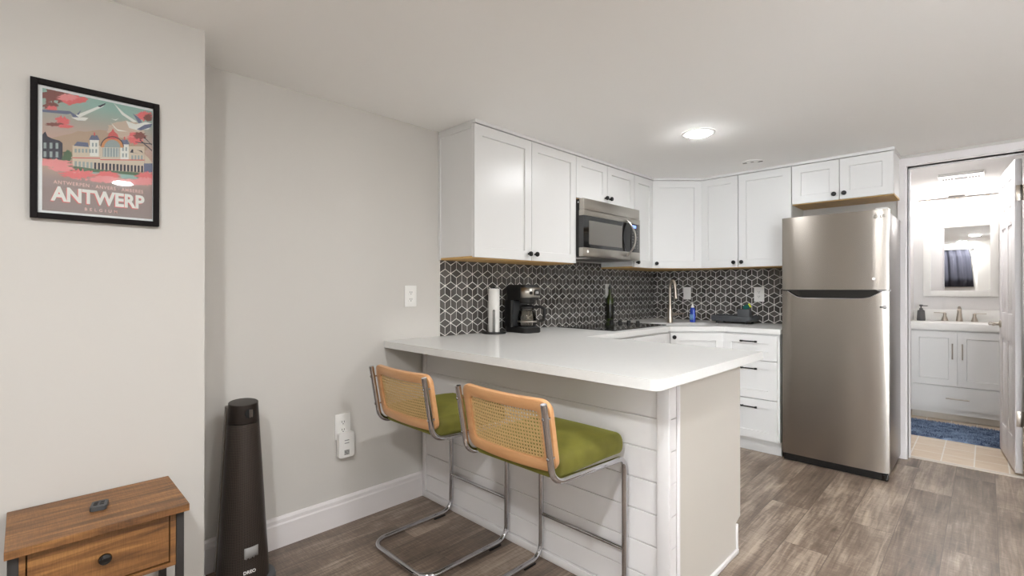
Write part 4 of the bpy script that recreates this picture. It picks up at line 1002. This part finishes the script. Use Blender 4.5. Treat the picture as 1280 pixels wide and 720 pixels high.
for dx, dy, w in ((-.046, -.012, .013), (.052, .012, .017), (.006, -.014, .009)):
    obj('slot', bx(1.11+dx-w, 1.11+dx+w, 4.035+dy-.008, 4.035+dy+.008, H-.0085, H-.005), 'knob_grey', r)
bm = new(); box(bm, 1.12, 1.15, 4.03, 4.045, H-.009, H-.005); obj('clip', bm, 'white_plastic', r)

# ------------------------------------------------------------------ bathroom
def vanity():
    x0, x1, yf = 1.836, 2.488, 6.14
    r = thing('vanity_cabinet', 'white two-door vanity cabinet with a bottom drawer in the bathroom', 'vanity', ((x0+x1)/2, yf+.24, 0))
    bm = new(); box(bm, x0, x1, yf, 6.619, .068, .826); obj('cabinet_body', bm, 'cabinet', r, smooth=False)
    obj('toe_kick', bx(x0+.003, x1-.003, yf+.055, 6.6, 0, .068), 'panel_gray', r, smooth=False)
    def fr(kind, a, b, c, d, shk, hbm):
        bm = new()
        if shk: shaker(bm, a, b, c, d, yf-.019, .019)
        else: box(bm, a, b, yf-.019, yf, c, d)
        o = obj(kind, bm, 'cabinet', r, smooth=False); obj('handle', hbm, 'nickel', o)
    def bar(p, q_):
        bm = new(); p = Vector(p); q_ = Vector(q_); d = Vector((0, -.03, 0)); cyl(bm, p+d, q_+d, .005, n=10); u = (q_-p).normalized()*.015
        cyl(bm, p+u, p+u+d, .004, n=8); cyl(bm, q_-u, q_-u+d, .004, n=8); return bm
    yy = yf-.019; xm = 2.161
    fr('door', x0+.004, xm-.002, .325, .812, True, bar((xm-.033, yy, .57), (xm-.033, yy, .71)))
    fr('door', xm+.002, x1-.004, .325, .812, True, bar((xm+.033, yy, .57), (xm+.033, yy, .71)))
    fr('drawer', x0+.004, x1-.004, .118, .319, False, bar((xm-.078, yy, .215), (xm+.078, yy, .215)))
    t = thing('bathroom_countertop', 'white countertop on the vanity with an upstand along the bathroom wall', 'countertop', (xm, 6.37, .827))
    bm = new(); box(bm, 1.8165, 2.51, 6.112, 6.6195, .827, .892, bev=.004); obj('slab', bm, 'white_plastic', t)
    bm = new(); box(bm, 1.8165, 2.51, 6.60, 6.6195, .8925, 1.0, bev=.003); obj('upstand', bm, 'white_plastic', t)
    f = thing('bathroom_faucet', 'brushed nickel widespread faucet on the vanity top', 'faucet', (xm, 6.545, .8925))
    bm = new(); lathe(bm, [(.026, 0), (.024, .01), (.016, .08), (.015, .125)], (xm, 6.545, .8925), n=24); tube(bm, fillet([(xm, 6.545, 1.005), (xm, 6.53, 1.03), (xm, 6.46, 1.005)], .02), .012, 12); obj('spout', bm, 'nickel', f)
    for s in (-1, 1):
        bm = new(); lathe(bm, [(.026, 0), (.024, .008), (.011, .05), (.013, .072), (.01, .076)], (xm+s*.105, 6.555, .8925), n=20); box(bm, xm+s*.105-.006+min(0, s*.075), xm+s*.105+.006+max(0, s*.075), 6.546, 6.564, .966, .974, bev=.003); obj('handle', bm, 'nickel', f)
    s = thing('soap_dispenser', 'dark grey soap dispenser on the left end of the vanity top', 'soap dispenser', (1.888, 6.44, .8925))
    bm = new(); lathe(bm, [(.037, 0), (.038, .004), (.031, .10), (.014, .106)], (1.888, 6.44, .8925), n=6); bmesh.ops.bevel(bm, geom=bm.edges[:], offset=.003, segments=2, affect='EDGES'); obj('bottle_body', bm, 'soap_grey', s)
    bm = new(); lathe(bm, [(.014, .105), (.014, .12), (.006, .122), (.006, .14), (.014, .142), (.014, .154), (.011, .156)], (1.888, 6.44, .8925), n=18); box(bm, 1.888, 1.938, 6.434, 6.446, 1.034, 1.042, bev=.003); obj('pump', bm, 'soap_grey', s)
vanity()
m_ = thing('bathroom_mirror', 'white-framed rectangular mirror on the bathroom wall above the vanity', 'mirror', (2.161, 6.61, 1.13))
bm = new(); a0, a1, b0, b1 = 1.893, 2.428, 1.13, 1.856; w = .056
for q in ((a0, a0+w, b0, b1), (a1-w, a1, b0, b1), (a0+w, a1-w, b0, b0+w), (a0+w, a1-w, b1-w, b1)): box(bm, q[0], q[1], 6.594, 6.6185, q[2], q[3], bev=.002)
obj('frame', bm, 'white_plastic', m_)
obj('mirror_glass', bx(a0+w, a1-w, 6.607, 6.612, b0+w, b1-w), 'mirror', m_, smooth=False)
def vanity_light():
    r = thing('vanity_light', 'three-shade vanity light bar glowing above the bathroom mirror', 'wall light', (2.14, 6.6, 2.08))
    bm = new(); cyl(bm, (1.86, 6.55, 2.083), (2.43, 6.55, 2.083), .009); box(bm, 2.08, 2.20, 6.595, 6.6195, 2.03, 2.11, bev=.004); cyl(bm, (2.14, 6.6, 2.083), (2.14, 6.55, 2.083), .008); obj('bar', bm, 'bar_nickel', r)
    for x in (1.93, 2.145, 2.36):
        bm = new(); lathe(bm, [(.07, 0), (.078, .12)], (x, 6.535, 1.935), n=28)
        for f in [f for f in bm.faces if len(f.verts) > 4]: bmesh.ops.delete(bm, geom=[f], context='FACES_ONLY')
        o = obj('shade', bm, 'vanity_light', r); md = o.modifiers.new('t', 'SOLIDIFY'); md.thickness = .003
        bm = new(); cyl(bm, (x, 6.545, 2.083), (x, 6.545, 2.05), .012); lathe(bm, [(.03, 2.045), (.03, 2.056), (.012, 2.06)], (x, 6.535, 0), n=20); obj('socket', bm, 'nickel', r)
vanity_light()
v_ = thing('ceiling_vent', 'slim white vent with dark slots in the bathroom ceiling', 'vent', (2.19, 5.9, BZ))
bm = new(); box(bm, 2.045, 2.335, 5.76, 6.03, BZ-.012, BZ-.0005, bev=.004); obj('cover', bm, 'white_plastic', v_)
for k in list(range(4))+list(range(9, 13)): obj('slot', bx(2.07+k*.019, 2.079+k*.019, 5.95, 6.0, BZ-.014, BZ-.011), 'dark_slot', v_)
obj('slot', bx(2.15, 2.23, 5.955, 5.995, BZ-.014, BZ-.011), 'dark_slot', v_); obj('edge_slot', bx(2.05, 2.33, 5.77, 5.785, BZ-.014, BZ-.011), 'dark_slot', v_)
def bath_rug():
    x0, x1, y0, y1 = 1.838, 2.46, 5.40, 5.98; bm = new(); nx, ny = 78, 72; rn = random.Random(5); g = []
    box(bm, x0+.004, x1-.004, y0+.004, y1-.004, -.0018, .010)
    for i in range(nx):
        for j in range(ny):
            x = x0+.008+(x1-x0-.016)*(i+rn.random())/nx; y = y0+.008+(y1-y0-.016)*(j+rn.random())/ny; h = .012+.016*rn.random(); a = rn.random()*6.3; l = .008
            p = [bm.verts.new((x+.0055*math.cos(a+2.1*k), y+.0055*math.sin(a+2.1*k), .007)) for k in range(3)]; t = bm.verts.new((x+l*math.cos(a), y+l*math.sin(a), h+.004))
            for k in range(3): bm.faces.new((p[k], p[(k+1) % 3], t))
    o = obj('bath_rug', bm, 'rug', smooth=False); tag(o, 'shaggy blue bath rug on the tiles in front of the vanity', 'rug')
bath_rug()

# ------------------------------------------------------------------ curtain behind the camera, seen in the mirror
r = thing('window_curtain', 'dark grey curtain on a rod over the high window, reflected in the bathroom mirror', 'curtain', (1.8, YF+.06, 1.25))
bm = new(); n = 90; f0 = []; 
for z in (1.25, 1.45, 1.65, 1.85, 2.0):
    e = 2.165-(2.0-z)*-.0-(.08 if z > 1.9 else .05*(z-1.25)/.65); row = []
    for k in range(n+1):
        t = k/n; row.append(bm.verts.new((1.40+(e-1.40)*t, YF+.055+.018*math.sin(t*34)+.006*math.sin(t*71), z)))
    if f0:
        for k in range(n): bm.faces.new((f0[k], f0[k+1], row[k+1], row[k]))
    f0 = row
o = obj('fabric', bm, 'curtain', r); md = o.modifiers.new('t', 'SOLIDIFY'); md.thickness = .003
bm = new(); cyl(bm, (1.36, YF+.055, 2.005), (2.14, YF+.055, 2.005), .008); lathe(bm, [(.012, 0), (.015, .01), (.01, .024)], (2.14, YF+.055, 2.005), (1, 0, 0), 16)
for x in (1.38, 2.12): cyl(bm, (x, YF, 2.005), (x, YF+.055, 2.005), .006)
obj('rod', bm, 'black', r)
